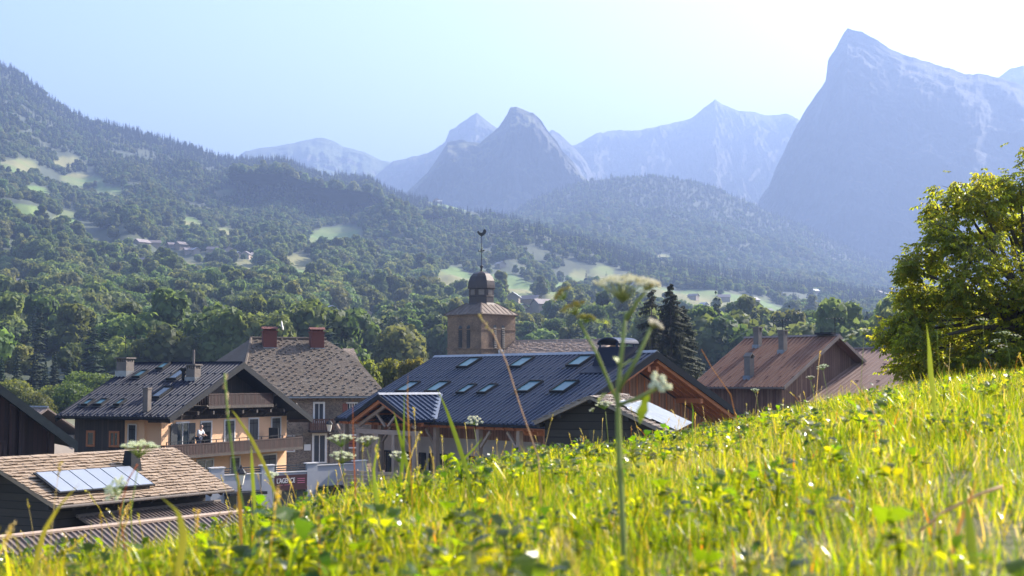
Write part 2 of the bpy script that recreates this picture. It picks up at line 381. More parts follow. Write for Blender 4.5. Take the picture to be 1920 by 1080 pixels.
# village ground and far ground in one sheet reaching beyond the mountains
zs = -9.0
rr_ = [(-14000, -200), (14000, -200)]
g = MB()
gx = [-14000, -3000, -600, -200, 200, 600, 3000, 14000]; gy = [-400, -60, 110, 150, 260, 600, 3000, 14000]
gz = {150: -7.0, 260: 0.0}
for y_ in gy:
    for x_ in gx: g.v.append((x_, y_, gz.get(y_, -9.0 if y_ < 200 else -6.0)))
for i in range(len(gy) - 1):
    for j in range(len(gx) - 1): a = i * 8 + j; g.f.append((a, a + 1, a + 9, a + 8))
m_vground = mat('valley_ground', (0.10, 0.11, 0.05), 0.95, (0.16, 0.14, 0.09), 0.3, 0.8, 0.2)
tag(g.build('valley_floor', m_vground), 'flat valley ground under the village', 'ground', kind='structure')

# ------------------------------------------------------------------ mountains
def rock_mat(name, rock, rock2, grass, gz_lo, gz_hi, scale=0.009, gthr=(0.55, 0.75)):
    m = mat(name, rock, 0.95, rock2, scale, 0.9, stretch=(1, 1, 2.5)); N = m.node_tree.nodes; L = m.node_tree.links; b = N['Principled BSDF']
    src = b.inputs['Base Color'].links[0].from_socket
    ge = N.new('ShaderNodeNewGeometry'); sp = N.new('ShaderNodeSeparateXYZ'); L.new(ge.outputs['Normal'], sp.inputs[0])
    nz = N.new('ShaderNodeTexNoise'); nz.inputs['Scale'].default_value = scale * 1.5; nz.inputs['Detail'].default_value = 6
    tc = N.new('ShaderNodeTexCoord'); L.new(tc.outputs['Object'], nz.inputs['Vector'])
    ad = N.new('ShaderNodeMath'); ad.operation = 'ADD'; L.new(sp.outputs[2], ad.inputs[0])
    sb = N.new('ShaderNodeMath'); sb.operation = 'MULTIPLY_ADD'; sb.inputs[1].default_value = 0.6; sb.inputs[2].default_value = -0.3; L.new(nz.outputs[0], sb.inputs[0]); L.new(sb.outputs[0], ad.inputs[1])
    r = N.new('ShaderNodeMapRange'); r.inputs[1].default_value = gthr[0]; r.inputs[2].default_value = gthr[1]; L.new(ad.outputs[0], r.inputs[0])
    mx = N.new('ShaderNodeMix'); mx.data_type = 'RGBA'; L.new(r.outputs[0], mx.inputs[0]); L.new(src, mx.inputs[6]); mx.inputs[7].default_value = (*grass, 1)
    L.new(mx.outputs[2], b.inputs['Base Color'])
    n3 = N.new('ShaderNodeTexNoise'); n3.inputs['Scale'].default_value = 0.02; n3.inputs['Detail'].default_value = 8; n3.inputs['Roughness'].default_value = 0.7
    mp3 = N.new('ShaderNodeMapping'); mp3.inputs['Scale'].default_value = (1, 1, 2.2); L.new(tc.outputs['Object'], mp3.inputs[0]); L.new(mp3.outputs[0], n3.inputs['Vector'])
    bp = N.new('ShaderNodeBump'); bp.inputs['Strength'].default_value = 1.0; bp.inputs['Distance'].default_value = 34.0; L.new(n3.outputs[0], bp.inputs['Height']); L.new(bp.outputs[0], b.inputs['Normal'])
    return m
def mountain(name, sil, dr, depth, prof, material, label, nu=420, ns=150, amp=0.05, rough=0.012, seed=0, fr=40.0, lean=0.0, crest=None, jag=2.0):
    dr *= 0.72; depth *= 0.72
    px = np.linspace(sil[0][0], sil[-1][0], nu); py = np.interp(px, [p[0] for p in sil], [p[1] for p in sil])
    py = py + fbm(px / 14, px * 0, 4, seed) * jag
    us = upx(px); Zr = vpy(py) * dr
    s = np.linspace(0, 1, ns)[:, None] ** 1.15
    zf = np.interp(s[:, 0], [p[0] for p in prof], [p[1] for p in prof])[:, None]    # share of height left
    df = np.interp(s[:, 0], [p[0] for p in prof], [p[2] for p in prof])[:, None]    # share of depth run
    Zm = Zr.max()
    Z = Zr[None, :] * zf; D = dr - depth * df * (0.4 + 0.6 * Zr[None, :] / Zm) + 0 * us[None, :]
    U = np.repeat(us[None, :], ns, 0)
    if crest is not None:     # a gentler strip of alp under the crest, cliff below it
        a0, a1, run, drop = crest; k = np.clip((px - a0) / (a1 - a0), 0, 1)[None, :] ** 0.8
        q = np.clip(s / 0.14, 0, 1)
        D = D - run * k * q; Z = Z - drop * k * q * (1 - s)
    n1 = fbm(U * fr, s * 5 + U * lean, 6, seed, 0.55, True); n2 = fbm(U * fr * 3 + s * 3, s * 30, 5, seed + 3, 0.6)
    st = fbm(U * fr * 0.35, s * 22 - U * lean * 6, 4, seed + 9, 0.6, True)
    e = np.clip(s * 12, 0, 1)
    D = D - Zm * (amp * n1 * 2.2 + rough * n2 * 2 + 0.030 * st) * e
    Z = Z + Zm * (rough * n2 + 0.014 * st) * e
    b = np.linspace(0, 1, 12)[1:, None]
    Db = dr + dr * 0.2 * b + 0 * us[None, :]; Zb = Zr[None, :] * (1 - b) - 10 * b
    D = np.vstack([Db[::-1], D]); Z = np.vstack([Zb[::-1], Z]); U = np.repeat(us[None, :], len(D), 0)
    # positions keep the column's direction at the ridge; nearer rows stay in the same compass line
    Pp = np.stack([U * D, D, Z], -1)
    me = mesh_np(name, Pp.reshape(-1, 3), grid_faces(len(D), nu)[:, ::-1], material, True)
    return tag(link(name, me), label, 'mountain', kind='structure')
R_GREY = rock_mat('grey_limestone', (0.08, 0.078, 0.075), (0.15, 0.145, 0.135), (0.16, 0.16, 0.07), 0, 1)
R_WARM = rock_mat('warm_limestone', (0.12, 0.11, 0.10), (0.26, 0.235, 0.21), (0.12, 0.13, 0.06), 0, 1, gthr=(0.62, 0.8))
R_ALP = rock_mat('alpine_grass', (0.24, 0.23, 0.18), (0.30, 0.27, 0.2), (0.15, 0.19, 0.07), 0, 1, gthr=(0.4, 0.7))
R_CRI = rock_mat('cliff_limestone', (0.10, 0.10, 0.105), (0.17, 0.165, 0.16), (0.20, 0.16, 0.10), 0, 1, gthr=(0.80, 0.98))
STEEP = [(0, 1, 0), (1, -0.02, 1)]
mountain('mountain', [(380, 330), (440, 292), (455, 281), (480, 275), (520, 270), (545, 266), (570, 259), (600, 254), (625, 262), (640, 272), (680, 282), (710, 297), (740, 304), (765, 300), (830, 330), (900, 380), (960, 420)], 9000, 3300,
         STEEP, R_ALP, 'pale rounded grassy mountain far left beyond the wooded ridge', seed=21, amp=0.05, rough=0.01, fr=22, jag=1.0)
mountain('mountain', [(640, 400), (700, 330), (735, 300), (760, 294), (800, 285), (818, 274), (834, 262), (842, 240), (852, 236), (862, 227), (875, 219), (893, 207), (905, 216), (935, 238), (960, 262), (1010, 262), (1035, 240), (1052, 250), (1075, 270), (1100, 300), (1150, 400)], 8200, 2000,
         STEEP, R_WARM, 'pale rock peak lit by the sun behind the steep middle horn', seed=31, amp=0.08, rough=0.015, fr=30)
mountain('mountain', [(980, 330), (1040, 285), (1075, 270), (1095, 262), (1115, 250), (1126, 245), (1165, 241), (1200, 241), (1240, 232), (1290, 222), (1308, 212), (1325, 197), (1335, 191), (1345, 182), (1360, 191), (1390, 204), (1420, 206), (1440, 213), (1480, 210), (1500, 218), (1540, 260), (1600, 330)], 9600, 4200,
         STEEP, R_WARM, 'broad pale rocky range with a small pointed summit right of centre', seed=41, amp=0.06, rough=0.022, fr=26, lean=40)
mountain('mountain', [(720, 420), (760, 360), (800, 322), (825, 285), (838, 264), (860, 258), (880, 262), (900, 264), (915, 252), (935, 234), (950, 212), (957, 197), (968, 195), (985, 203), (1000, 207), (1015, 222), (1030, 245), (1045, 262), (1055, 281), (1075, 300), (1090, 325), (1120, 352), (1180, 420)], 5500, 900,
         STEEP, R_GREY, 'steep blunt blue-grey horn of rock standing in the middle', seed=51, amp=0.09, rough=0.016, fr=34)
mountain('mountain', [(1790, 240), (1850, 160), (1880, 142), (1905, 122), (1930, 117), (1980, 135), (2100, 220)], 8000, 1400, STEEP, R_WARM, 'small pale peak at the right edge behind the great cliff', seed=61)
mountain('mountain', [(1330, 600), (1390, 450), (1430, 368), (1446, 345), (1460, 310), (1475, 280), (1500, 230), (1522, 192), (1546, 160), (1555, 145), (1560, 106), (1575, 85), (1590, 56), (1598, 45), (1625, 52), (1642, 62), (1680, 84), (1700, 94), (1750, 110), (1800, 124), (1815, 131), (1860, 134), (1890, 141), (1920, 152), (1990, 190), (2150, 260), (2400, 420)],
         5600, 700, STEEP, R_CRI, 'huge shaded rock wall with a sunlit sloping crest on the right', nu=620, ns=220, seed=71, amp=0.05, rough=0.012, fr=26, crest=(1600, 1820, 165, 80), jag=2.6)

# ------------------------------------------------------------------ tree kinds
def leaf_cards(centres, normals, size, rng, asp=1.0, jitter=0.6, droop=0.0):
    n = len(centres)
    nn = normals + rng.normal(0, jitter, (n, 3)); nn /= np.linalg.norm(nn, axis=1)[:, None]
    r = rng.normal(size=(n, 3)); a = np.cross(nn, r); a /= np.linalg.norm(a, axis=1)[:, None]; b = np.cross(nn, a)
    sz = size * rng.uniform(0.6, 1.3, (n, 1))
    a = a * sz; b = b * sz * asp
    bend = nn * sz * 0.25
    v = np.stack([centres - a, centres - b * 0.9 + bend, centres + a, centres + b * 0.9 + bend], 1).reshape(-1, 3)
    f = np.arange(n * 4).reshape(-1, 4)
    return v, f
def ico(sub):
    import bmesh
    bm = bmesh.new(); bmesh.ops.create_icosphere(bm, subdivisions=sub, radius=1)
    v = np.array([x.co[:] for x in bm.verts]); f = np.array([[q.index for q in p.verts] for p in bm.faces]); bm.free(); return v, f
ICO1 = ico(1); ICO2 = ico(2)
def tri2quad(f): return np.concatenate([f, f[:, :1]], 1)
def crown_data(seed, rx=5.0, rz=5.5, lumps=13, cards=1500, size=0.62, zc=6.5, core=True, leafy=0.55, cs_=0.84):
    rng = np.random.default_rng(seed); V = []; Fc = []; n0 = 0
    cs = []; 
    for i in range(lumps):
        th = rng.uniform(0, 2 * np.pi); ph = rng.uniform(-0.5, 1.0); rr = rng.uniform(0.35, 0.72)
        cs.append((rx * rr * np.cos(th) * (1 - 0.45 * max(ph, 0)), rx * rr * np.sin(th) * (1 - 0.45 * max(ph, 0)), zc + rz * ph * 0.62, rng.uniform(0.34, 0.5) * rx))
    cs.append((0, 0, zc, rx * 0.62)); cs = np.array(cs)
    w_ = cs[:, 3] ** 2; pick = rng.choice(len(cs), cards, p=w_ / w_.sum())
    d = rng.normal(size=(cards, 3)); d[:, 2] += 0.15; d /= np.linalg.norm(d, axis=1)[:, None]
    c = cs[pick, :3] + d * cs[pick, 3:4] * rng.uniform(0.82, 1.08, (cards, 1)) * np.array([1, 1, 0.9])
    inside = np.zeros(cards, bool)
    for q in cs: inside |= np.linalg.norm((c - q[:3]) / q[3], axis=1) < 0.72
    c = c[~inside]; d = d[~inside]
    v, f = leaf_cards(c, d, size, rng, jitter=leafy); V.append(v); Fc.append(f); n0 += len(v)
    if core:
        for q in cs:
            iv, jf = ICO1
            V.append(iv * q[3] * cs_ * np.array([1, 1, .9]) + q[:3] + rng.normal(0, 0.05, iv.shape)); Fc.append(tri2quad(jf) + n0); n0 += len(iv)
    return np.vstack(V), np.vstack(Fc)
def fix_faces(me): me.validate()
def mesh_mixed(name, v, f, m, smooth=False):
    """quads where a degenerate 4th corner repeats the first become triangles"""
    tri = f[:, 3] == f[:, 0]
    me = bpy.data.meshes.new(name); q = f[~tri]; t = f[tri][:, :3]
    loops = np.concatenate([q.ravel(), t.ravel()]).astype(np.int32)
    starts = np.concatenate([np.arange(len(q)) * 4, len(q) * 4 + np.arange(len(t)) * 3]).astype(np.int32)
    me.vertices.add(len(v)); me.vertices.foreach_set('co', np.asarray(v, np.float32).ravel())
    me.loops.add(len(loops)); me.loops.foreach_set('vertex_index', loops)
    me.polygons.add(len(starts)); me.polygons.foreach_set('loop_start', starts)
    if smooth: me.polygons.foreach_set('use_smooth', np.ones(len(starts), bool))
    me.update(calc_edges=True); me.materials.append(m); return me
M_BROAD = leaf_mat('broadleaf_far', (0.065, 0.095, 0.026), (0.20, 0.26, 0.05), 0.7, 0.4, 0.4, hue=0.03)
M_CONF = leaf_mat('conifer_far', (0.024, 0.040, 0.018), (0.03, 0.05, 0.015), 0.8, 0.15, 0.3)
M_BROAD2 = leaf_mat('broadleaf_pale', (0.10, 0.13, 0.04), (0.25, 0.30, 0.07), 0.7, 0.4, 0.35, hue=0.04)
BROAD = []
for i in range(12):
    rx = [5.0, 4.4, 5.6, 3.8, 5.0, 6.0][i % 6]; rz = [5.5, 6.5, 5.2, 7.2, 5.0, 5.5][i % 6]
    v, f = crown_data(100 + i, rx, rz, 12 + i % 6, 1500, 0.60, rz * 0.85)
    BROAD.append(mesh_mixed('broadleaf_crown', v, f, M_BROAD if i < 6 else M_BROAD2))
def conifer_data(seed, h=15.0, r=2.8, tiers=15, per=11):
    rng = np.random.default_rng(seed); V = []; Fc = []; n0 = 0
    for i in range(tiers):
        t = (i + rng.uniform(0, .6)) / tiers; z = h * (0.06 + 0.92 * t); rad = r * (1 - t) ** 0.85 * rng.uniform(0.8, 1.15) + 0.12
        for k in range(per if t < .8 else 6):
            th = rng.uniform(0, 2 * np.pi); L_ = rad * rng.uniform(0.75, 1.1); wd = 0.28 * L_ + 0.2; dz = 0.38 * L_ + 0.1
            c, s = np.cos(th), np.sin(th)
            p0 = np.array([0, 0, z + 0.15]); p1 = np.array([c * L_, s * L_, z - dz])
            sd = np.array([-s, c, 0]) * wd; mid = (p0 * .45 + p1 * .55)
            V.append(np.array([p0, mid + sd + (0, 0, -.15), p1, mid - sd + (0, 0, -.15)])); Fc.append(np.arange(4)[None] + n0); n0 += 4
            V.append(np.array([p0, mid + (0, 0, .12), p1, mid + (0, 0, -.6)])); Fc.append(np.arange(4)[None] + n0); n0 += 4
    return np.vstack(V), np.vstack(Fc)
CONF = [mesh_np('conifer_crown', *conifer_data(200 + i, 15 + i, 2.6 + .3 * i), M_CONF) for i in range(4)]

def sample_sheet(H, spacing, rng, cond=None, dmax=None):
    Pp, mk, nd = H; P_ = Pp[:nd + 2]; m_ = mk[:nd + 2]
    a = P_[1:, :-1] - P_[:-1, :-1]; b = P_[:-1, 1:] - P_[:-1, :-1]
    area = np.abs(a[..., 0] * b[..., 1] - a[..., 1] * b[..., 0])
    n = int(area.sum() / spacing ** 2); p = (area / area.sum()).ravel()
    k = rng.choice(len(p), n, p=p); i, j = np.unravel_index(k, area.shape); s, t = rng.random(n), rng.random(n)
    Q = P_[i, j] * ((1 - s) * (1 - t))[:, None] + P_[i + 1, j] * (s * (1 - t))[:, None] + P_[i, j + 1] * ((1 - s) * t)[:, None] + P_[i + 1, j + 1] * (s * t)[:, None]
    mm = m_[i, j]
    return Q, mm, np.minimum(i / nd, 1)
rng = np.random.default_rng(5)
houses_px = [(262, 463), (290, 463), (318, 466), (338, 469), (350, 476), (362, 480), (395, 478), (412, 481), (428, 479), (442, 484), (462, 486), (478, 484), (492, 488), (265, 499), (308, 503), (500, 512),
             (622, 600), (604, 612), (688, 602), (640, 622), (962, 572), (992, 575), (976, 596), (1003, 594), (1022, 588), (990, 630), (1008, 634), (1042, 604), (1060, 620), (958, 600), (1095, 606),
             (1322, 580), (1418, 572), (1398, 592), (1412, 594), (1442, 590), (1470, 594), (1488, 592), (1500, 598), (1530, 552), (1652, 556), (1662, 562), (822, 360), (815, 368), (14, 541), (935, 506), (1302, 562), (1360, 566)]
def on_hill(H, px, py):
    """where the hill first shows at that direction"""
    Pp, mk, nd = H; j = int(np.argmin(abs(Pp[0, :, 0] / Pp[0, :, 1] - upx(px)))); col = Pp[:nd, j]; V = col[:, 2] / col[:, 1]
    k = np.nonzero(V >= vpy(py))[0]
    i = int(k[0]) if len(k) else int(np.argmax(V)); return Vector(col[i])
HOUSES = [on_hill(HA, x, y) for x, y in houses_px]
hp = np.array([[h.x, h.y] for h in HOUSES])
def clear_of_houses(Q):
    keep = np.ones(len(Q), bool)
    for h in hp:
        r = 10 + 0.014 * h[1]; dir_ = h / np.linalg.norm(h)
        rel = Q[:, :2] - h; along = rel @ dir_; across = rel @ np.array([dir_[1], -dir_[0]])
        keep &= ~((np.abs(across) < 8) & (along < 8) & (along > -r * 2.2))
    return keep
Q1, m1, t1 = sample_sheet(HA, 8.2, rng); Q2, m2, t2 = sample_sheet(HB, 9.5, rng)
dens = fbm(Q1[:, 0] / 90, Q1[:, 1] / 90, 3, 77)
k1 = (m1 < 0.25) & (dens > -0.28) & clear_of_houses(Q1) & (Q1[:, 1] > 250); k2 = (m2 < 0.25)
Q = np.vstack([Q1[k1], Q2[k2]]); hillid = np.concatenate([np.zeros(k1.sum()), np.ones(k2.sum())]); tt = np.concatenate([t1[k1], t2[k2]])
pxq = Q[:, 0] / Q[:, 1] * F + 960
pc = np.where(hillid == 0, np.clip((tt - 0.80) * 5, -0.2, 0.92), np.clip((tt - 0.6) * 2.2, 0.0, 0.8))
pc = pc + 0.3 * fbm(Q[:, 0] / 160, Q[:, 1] / 160, 3, 31)
pc = np.where((Q[:, 1] < 400), 0.55, pc)
isc = rng.random(len(Q)) < pc
n = len(Q)
sc = (0.62 + 0.95 * rng.random(n) ** 1.6) * (1.0 + 0.45 * fbm(Q[:, 0] / 60, Q[:, 1] / 60, 2, 8)); sc = np.where(isc, rng.uniform(0.65, 1.15, n) * 0.85, np.minimum(sc, np.where(tt > .7, .85, 1.35)))
rot = np.zeros((n, 3)); rot[:, 2] = rng.uniform(0, 6.283, n); rot[:, :2] = rng.normal(0, 0.05, (n, 2))
s3 = np.stack([sc, sc, sc * rng.uniform(0.85, 1.15, n)], 1); idx = rng.integers(0, 100, n)
Q[:, 2] -= 0.6
bi = idx % 6 + 6 * (fbm(Q[:, 0] / 45, Q[:, 1] / 45, 3, 55) + rng.normal(0, .28, n) > 0.12)
scatter('broadleaf_forest', Q[~isc], rot[~isc], s3[~isc], bi[~isc], BROAD, 'hazy broadleaf woods covering the valley sides behind the village', 'forest')
scatter('conifer_forest', Q[isc], rot[isc], s3[isc], idx[isc] % len(CONF), CONF, 'dark conifer woods along the hill crests and valley floor', 'forest')

# trees one can tell apart on the near valley side: objects of their own
def copy_of(src, name, loc, rz, sc_, label, cat, group):
    o = bpy.data.objects.new(name, src); COL.objects.link(o); o.location = loc; o.rotation_euler = (0, 0, rz); o.scale = sc_
    return tag(o, label, cat, group)
v, f = crown_data(300, 5.2, 6.0, 26, 9500, 0.26, 5.6, leafy=.9, cs_=.6); BROAD_MID = mesh_mixed('broadleaf_crown', v, f, M_BROAD)
v, f = crown_data(301, 4.6, 6.6, 28, 9500, 0.26, 6.0, leafy=.9, cs_=.6); BROAD_MID2 = mesh_mixed('broadleaf_crown', v, f, M_BROAD)
rng = np.random.default_rng(23)
Pp, mk, nd = HA
cnt = 0; tries = 0
while cnt < 130 and tries < 3000:
    tries += 1
    px_ = rng.uniform(-20, 1640); j = int(np.argmin(abs(Pp[0, :, 0] / Pp[0, :, 1] - upx(px_)))); i = int(rng.uniform(0.2, 0.5) * nd)
    p = Pp[i, j]
    if mk[i, j] > 0.3 or p[1] < 400: continue
    if not clear_of_houses(p[None])[0]: continue
    s_ = rng.uniform(0.8, 1.15)
    copy_of([BROAD_MID, BROAD_MID2][cnt % 2], 'broadleaf_tree', (p[0], p[1], p[2] - 0.5), rng.uniform(0, 6.28), (s_, s_, s_ * rng.uniform(.9, 1.15)),
            'round hazy broadleaf tree on the wooded slope ' + ('above the red-brown chalet and peach chalet roof' if px_ < 430 else 'behind the stone house and its chimneys' if px_ < 720 else 'left of the church tower' if px_ < 880 else 'between tower and spruces' if px_ < 1190 else 'above the rusty barn roof'), 'tree', 'broadleaf trees on the lower valley side'); cnt += 1
# a few single trees standing in the meadows
for px_, py_, s_, lb in [(1398, 577, .7, 'small round tree alone in the pale meadow right of the spruces'), (1350, 556, .6, 'little bushy tree at the upper edge of the right meadow'), (990, 533, .6, 'small tree in the green meadow right of the church tower'),
                     (1010, 560, .7, 'small tree between two strips of meadow right of the tower'), (812, 512, .8, 'dark tree at the left edge of the tan field by the tower'), (602, 452, .5, 'tiny tree beside the sloping left meadow'),
                     (455, 492, .5, 'tiny tree in the tan clearing by the hillside hamlet')]:
    p = on_hill(HA, px_, py_)
    copy_of(BROAD_MID, 'broadleaf_tree', p, 1.0, (s_, s_, s_), lb, 'tree', 'single trees in the hillside meadows')

# ------------------------------------------------------------------ far houses on the hillside
m_fwall = mat('far_wall', (0.36, 0.30, 0.24), 0.9, (0.26, 0.19, 0.13), 0.2, 1, rand=0.3); m_froof = mat('far_roof', (0.15, 0.12, 0.11), 0.6, (0.24, 0.2, 0.19), 0.2, 1, rand=0.4)
m_frl = mat('far_roof_pale', (0.42, 0.41, 0.42), 0.5, (0.3, 0.3, 0.3), 0.2, 1, rand=0.3); m_fwin = mat('far_window', (0.04, 0.045, 0.05), 0.3)
def far_house_meshes(L_, W_, H_, rf, mroof):
    a = MB(); a.box(-L_ / 2, L_ / 2, -W_ / 2, W_ / 2, -3, H_)
    for s in (-1, 1): a.add([(s * L_ / 2, -W_ / 2, H_), (s * L_ / 2, W_ / 2, H_), (s * L_ / 2, 0, H_ + rf)], [(0, 1, 2)])
    me1 = bpy.data.meshes.new('wall'); me1.from_pydata(a.v, [], a.f); me1.materials.append(m_fwall)
    b = MB(); ov = 0.9
    for s in (-1, 1):
        b.prism([(-L_ / 2 - ov, 0, H_ + rf + .15), (L_ / 2 + ov, 0, H_ + rf + .15), (L_ / 2 + ov, s * (W_ / 2 + ov), H_ - rf * ov / (W_ / 2) + .15), (-L_ / 2 - ov, s * (W_ / 2 + ov), H_ - rf * ov / (W_ / 2) + .15)], (0, 0, 0.25))
    me2 = bpy.data.meshes.new('roof'); me2.from_pydata(b.v, [], b.f); me2.materials.append(mroof)
    c = MB()
    for s in (-1, 1):
        for k in (-.3, 0, .3): c.box(L_ * k - .5, L_ * k + .5, s * (W_ / 2) - .04, s * (W_ / 2) + .04, H_ * .35, H_ * .35 + 1.2)
    for k in (-.25, .25): c.box(L_ / 2 - .04, L_ / 2 + .04, W_ * k - .5, W_ * k + .5, H_ * .35, H_ * .35 + 1.2)
    me3 = bpy.data.meshes.new('window'); me3.from_pydata(c.v, [], c.f); me3.materials.append(m_fwin)
    return me1, me2, me3
FH = [far_house_meshes(11, 8, 4.2, 2.6, m_froof), far_house_meshes(9, 7.5, 4.5, 2.6, m_frl), far_house_meshes(14, 9, 4.6, 2.9, m_froof)]
rng = np.random.default_rng(2)
for i, (h, (px_, py_)) in enumerate(zip(HOUSES, houses_px)):
    where = ('in the hamlet among trees on the left hillside' if px_ < 520 and px_ > 200 else 'at the foot of the hill behind the stone house' if 580 < px_ < 700 else 'between trees right of the church tower' if 900 < px_ < 1110
             else 'by the meadow right of the spruces' if 1290 < px_ < 1510 else 'alone in woods on the right valley side' if px_ > 1510 else 'on the high shoulder left of the horn' if 800 < px_ < 850 else 'at the left edge among hillside trees')
    k = int(rng.integers(0, 3)); kd = ['dark-roofed', 'pale-roofed', 'long dark-roofed'][k]
    t = thing('far_house', 'tiny far %s chalet %s' % (kd, where), 'house', h, rng.uniform(0, 3.14), 'far houses on the valley side')
    s_ = rng.uniform(.75, 1.1) * (0.75 if h.y < 1500 else 0.95); t.scale = (s_,) * 3
    for nm, me in zip(('wall', 'roof'), FH[k]): link(nm, me, t)
# ------------------------------------------------------------------ village materials
GZ = 9.0                                   # village ground lies 9 m under the eye: local z = eye-relative z + 9
m_blue = mat('anthracite_sheet', (0.011, 0.020, 0.048), 0.38, (0.016, 0.027, 0.058), .4, 0.8, spec=0.32)
m_blue2 = mat('dark_sheet', (0.006, 0.010, 0.028), 0.5, (0.011, 0.012, 0.022), 0.25, 0.9, spec=0.12)
m_trim = mat('zinc_trim', (0.30, 0.31, 0.33), 0.4, (0.2, 0.2, 0.21), 4, 0.7, metallic=0.7)
m_darktrim = mat('dark_trim', (0.018, 0.019, 0.022), 0.75, spec=.2)
m_rust = mat('rusty_sheet', (0.14, 0.046, 0.024), 0.75, (0.21, 0.125, 0.09), 2.2, 1.0, 0.1, spec=.2, stretch=(3, .25, 1))
m_rust2 = mat('faded_rusty_sheet', (0.19, 0.095, 0.065), 0.7, (0.26, 0.17, 0.135), 1.2, 1.0, 0.1, spec=.3, stretch=(2, .4, 1))
m_brownsheet = mat('brown_sheet', (0.13, 0.095, 0.08), 0.6, (0.19, 0.145, 0.125), 1.5, 0.9, spec=.3)
m_tile = mat('mossy_tile', (0.075, 0.050, 0.034), 0.9, (0.135, 0.108, 0.085), 0.8, 0.8, 0.5, 6)
m_slab = mat('stone_slab', (0.20, 0.135, 0.085), 0.85, (0.37, 0.275, 0.195), 1.4, 1.0, 0.4, 9)
m_slab2 = mat('old_stone_slab', (0.17, 0.13, 0.105), 0.9, (0.33, 0.27, 0.22), 1.4, 1.0, 0.4, 9)
m_peach = mat('peach_render', (0.76, 0.46, 0.27), 0.9, (0.68, 0.40, 0.23), 0.6, 0.8, 0.1, 20)
m_white = mat('pale_frame', (0.62, 0.58, 0.56), 0.7)
m_greywall = mat('pale_grey_render', (0.36, 0.36, 0.39), 0.85, (0.29, 0.29, 0.32), 0.7, 0.8, 0.05)
m_beige = mat('beige_render', (0.45, 0.38, 0.33), 0.9, (0.37, 0.31, 0.27), 0.8, 0.8)
m_dwood = plank_mat('dark_boards', (0.035, 0.026, 0.022), (0.06, 0.042, 0.034), 0.2)
m_rwood = plank_mat('red_brown_boards', (0.024, 0.008, 0.006), (0.042, 0.012, 0.009), 0.22)
m_wood = plank_mat('grey_orange_boards', (0.22, 0.10, 0.06), (0.33, 0.17, 0.12), 0.24)
m_oldwood = plank_mat('old_brown_boards', (0.10, 0.045, 0.03), (0.20, 0.11, 0.075), 0.22)
m_blackwood = plank_mat('blackened_logs', (0.022, 0.018, 0.016), (0.045, 0.036, 0.03), 0.28, axis=2)
m_orange = mat('orange_larch', (0.48, 0.16, 0.055), 0.6, (0.36, 0.12, 0.045), 2, 0.9)
m_post = mat('weathered_post', (0.40, 0.29, 0.22), 0.75, (0.30, 0.21, 0.16), 3, 0.9)
m_shut = mat('dark_shutter', (0.028, 0.032, 0.038), 0.6); m_rshut = mat('red_shutter', (0.22, 0.06, 0.04), 0.7, (0.16, 0.045, 0.03), 4, .8)
m_glass = mat('window_glass', (0.03, 0.04, 0.05), 0.06, spec=0.9)
m_sky_g = mat('skylight_glass', (0.035, 0.115, 0.135), 0.3, spec=0.45)
m_conc = mat('chimney_render', (0.19, 0.155, 0.135), 0.9, (0.12, 0.10, 0.085), 2.5, 0.9, 0.2)
m_cbrick = mat('chimney_brick', (0.15, 0.038, 0.024), 0.85, (0.10, 0.028, 0.02), 3, 0.9, 0.3)
m_stone = stone_mat('rubble_stone', (0.36, 0.26, 0.19), (0.10, 0.075, 0.06), (0.36, 0.29, 0.24), 2.0)
m_tower = stone_mat('tower_stone', (0.30, 0.19, 0.115), (0.17, 0.105, 0.07), (0.23, 0.15, 0.10), 1.5)
m_whitesheet = mat('white_sheet', (0.78, 0.78, 0.78), 0.35, (0.6, 0.6, 0.6), 2, 0.8, metallic=0.2)
m_iron = mat('black_iron', (0.02, 0.02, 0.022), 0.5, metallic=0.5)
m_copper = mat('dark_copper', (0.04, 0.026, 0.022), 0.45, (0.04, 0.03, 0.028), 1.5, 0.9, metallic=0.4)

def lerp(a, b, t): return Vector(a) + (Vector(b) - Vector(a)) * t
def slab(mb, A, B, C, D, th):
    """roof plate: A-B along the ridge, D-C along the eave, th thick downwards"""
    n = (Vector(B) - Vector(A)).cross(Vector(D) - Vector(A)).normalized()
    if n.z < 0: n = -n
    mb.prism([A, B, C, D], -n * th); return n
def ribbed(mb, A, B, C, D, step, hgt=0.05, wd=0.09, th=0.14, guards=(), glen=0.16, gstep=2):
    n = slab(mb, A, B, C, D, th); L_ = (Vector(B) - Vector(A)).length; L2 = (Vector(C) - Vector(D)).length
    k = int(max(L_, L2) / step); ex = (Vector(B) - Vector(A)).normalized()
    for i in range(k + 1):
        x = (i + .5) * step
        if x > max(L_, L2) - .05: break
        t0 = 0.0; t1 = 1.0
        if x > L2 and L_ > L2: t1 = max(0.0, 1 - (x - L2) / (L_ - L2))
        if x > L_ and L2 > L_: t0 = (x - L_) / (L2 - L_)
        if t1 - t0 < .03: continue
        ds = Vector(D) - Vector(A); a = Vector(A) + ex * x + ds * t0; b = Vector(A) + ex * x + ds * t1
        q = [a - ex * wd * .8, a + ex * wd * .8, a + ex * wd * .35 + n * hgt, a - ex * wd * .35 + n * hgt]
        mb.prism([p - n * .004 for p in q], b - a)
        for gi, gt in enumerate(guards):
            if t0 < gt < t1 and (i + gi) % gstep == 0:
                c = Vector(A) + ex * x + ds * gt; e2 = ds.normalized()
                mb.prism([c - ex * .10 - e2 * .05, c + ex * .10 - e2 * .05, c + ex * .10 + e2 * .05, c - ex * .10 + e2 * .05], n * glen)
    return n
def plane_z(px, py, z0, slope): return z0 + slope * py
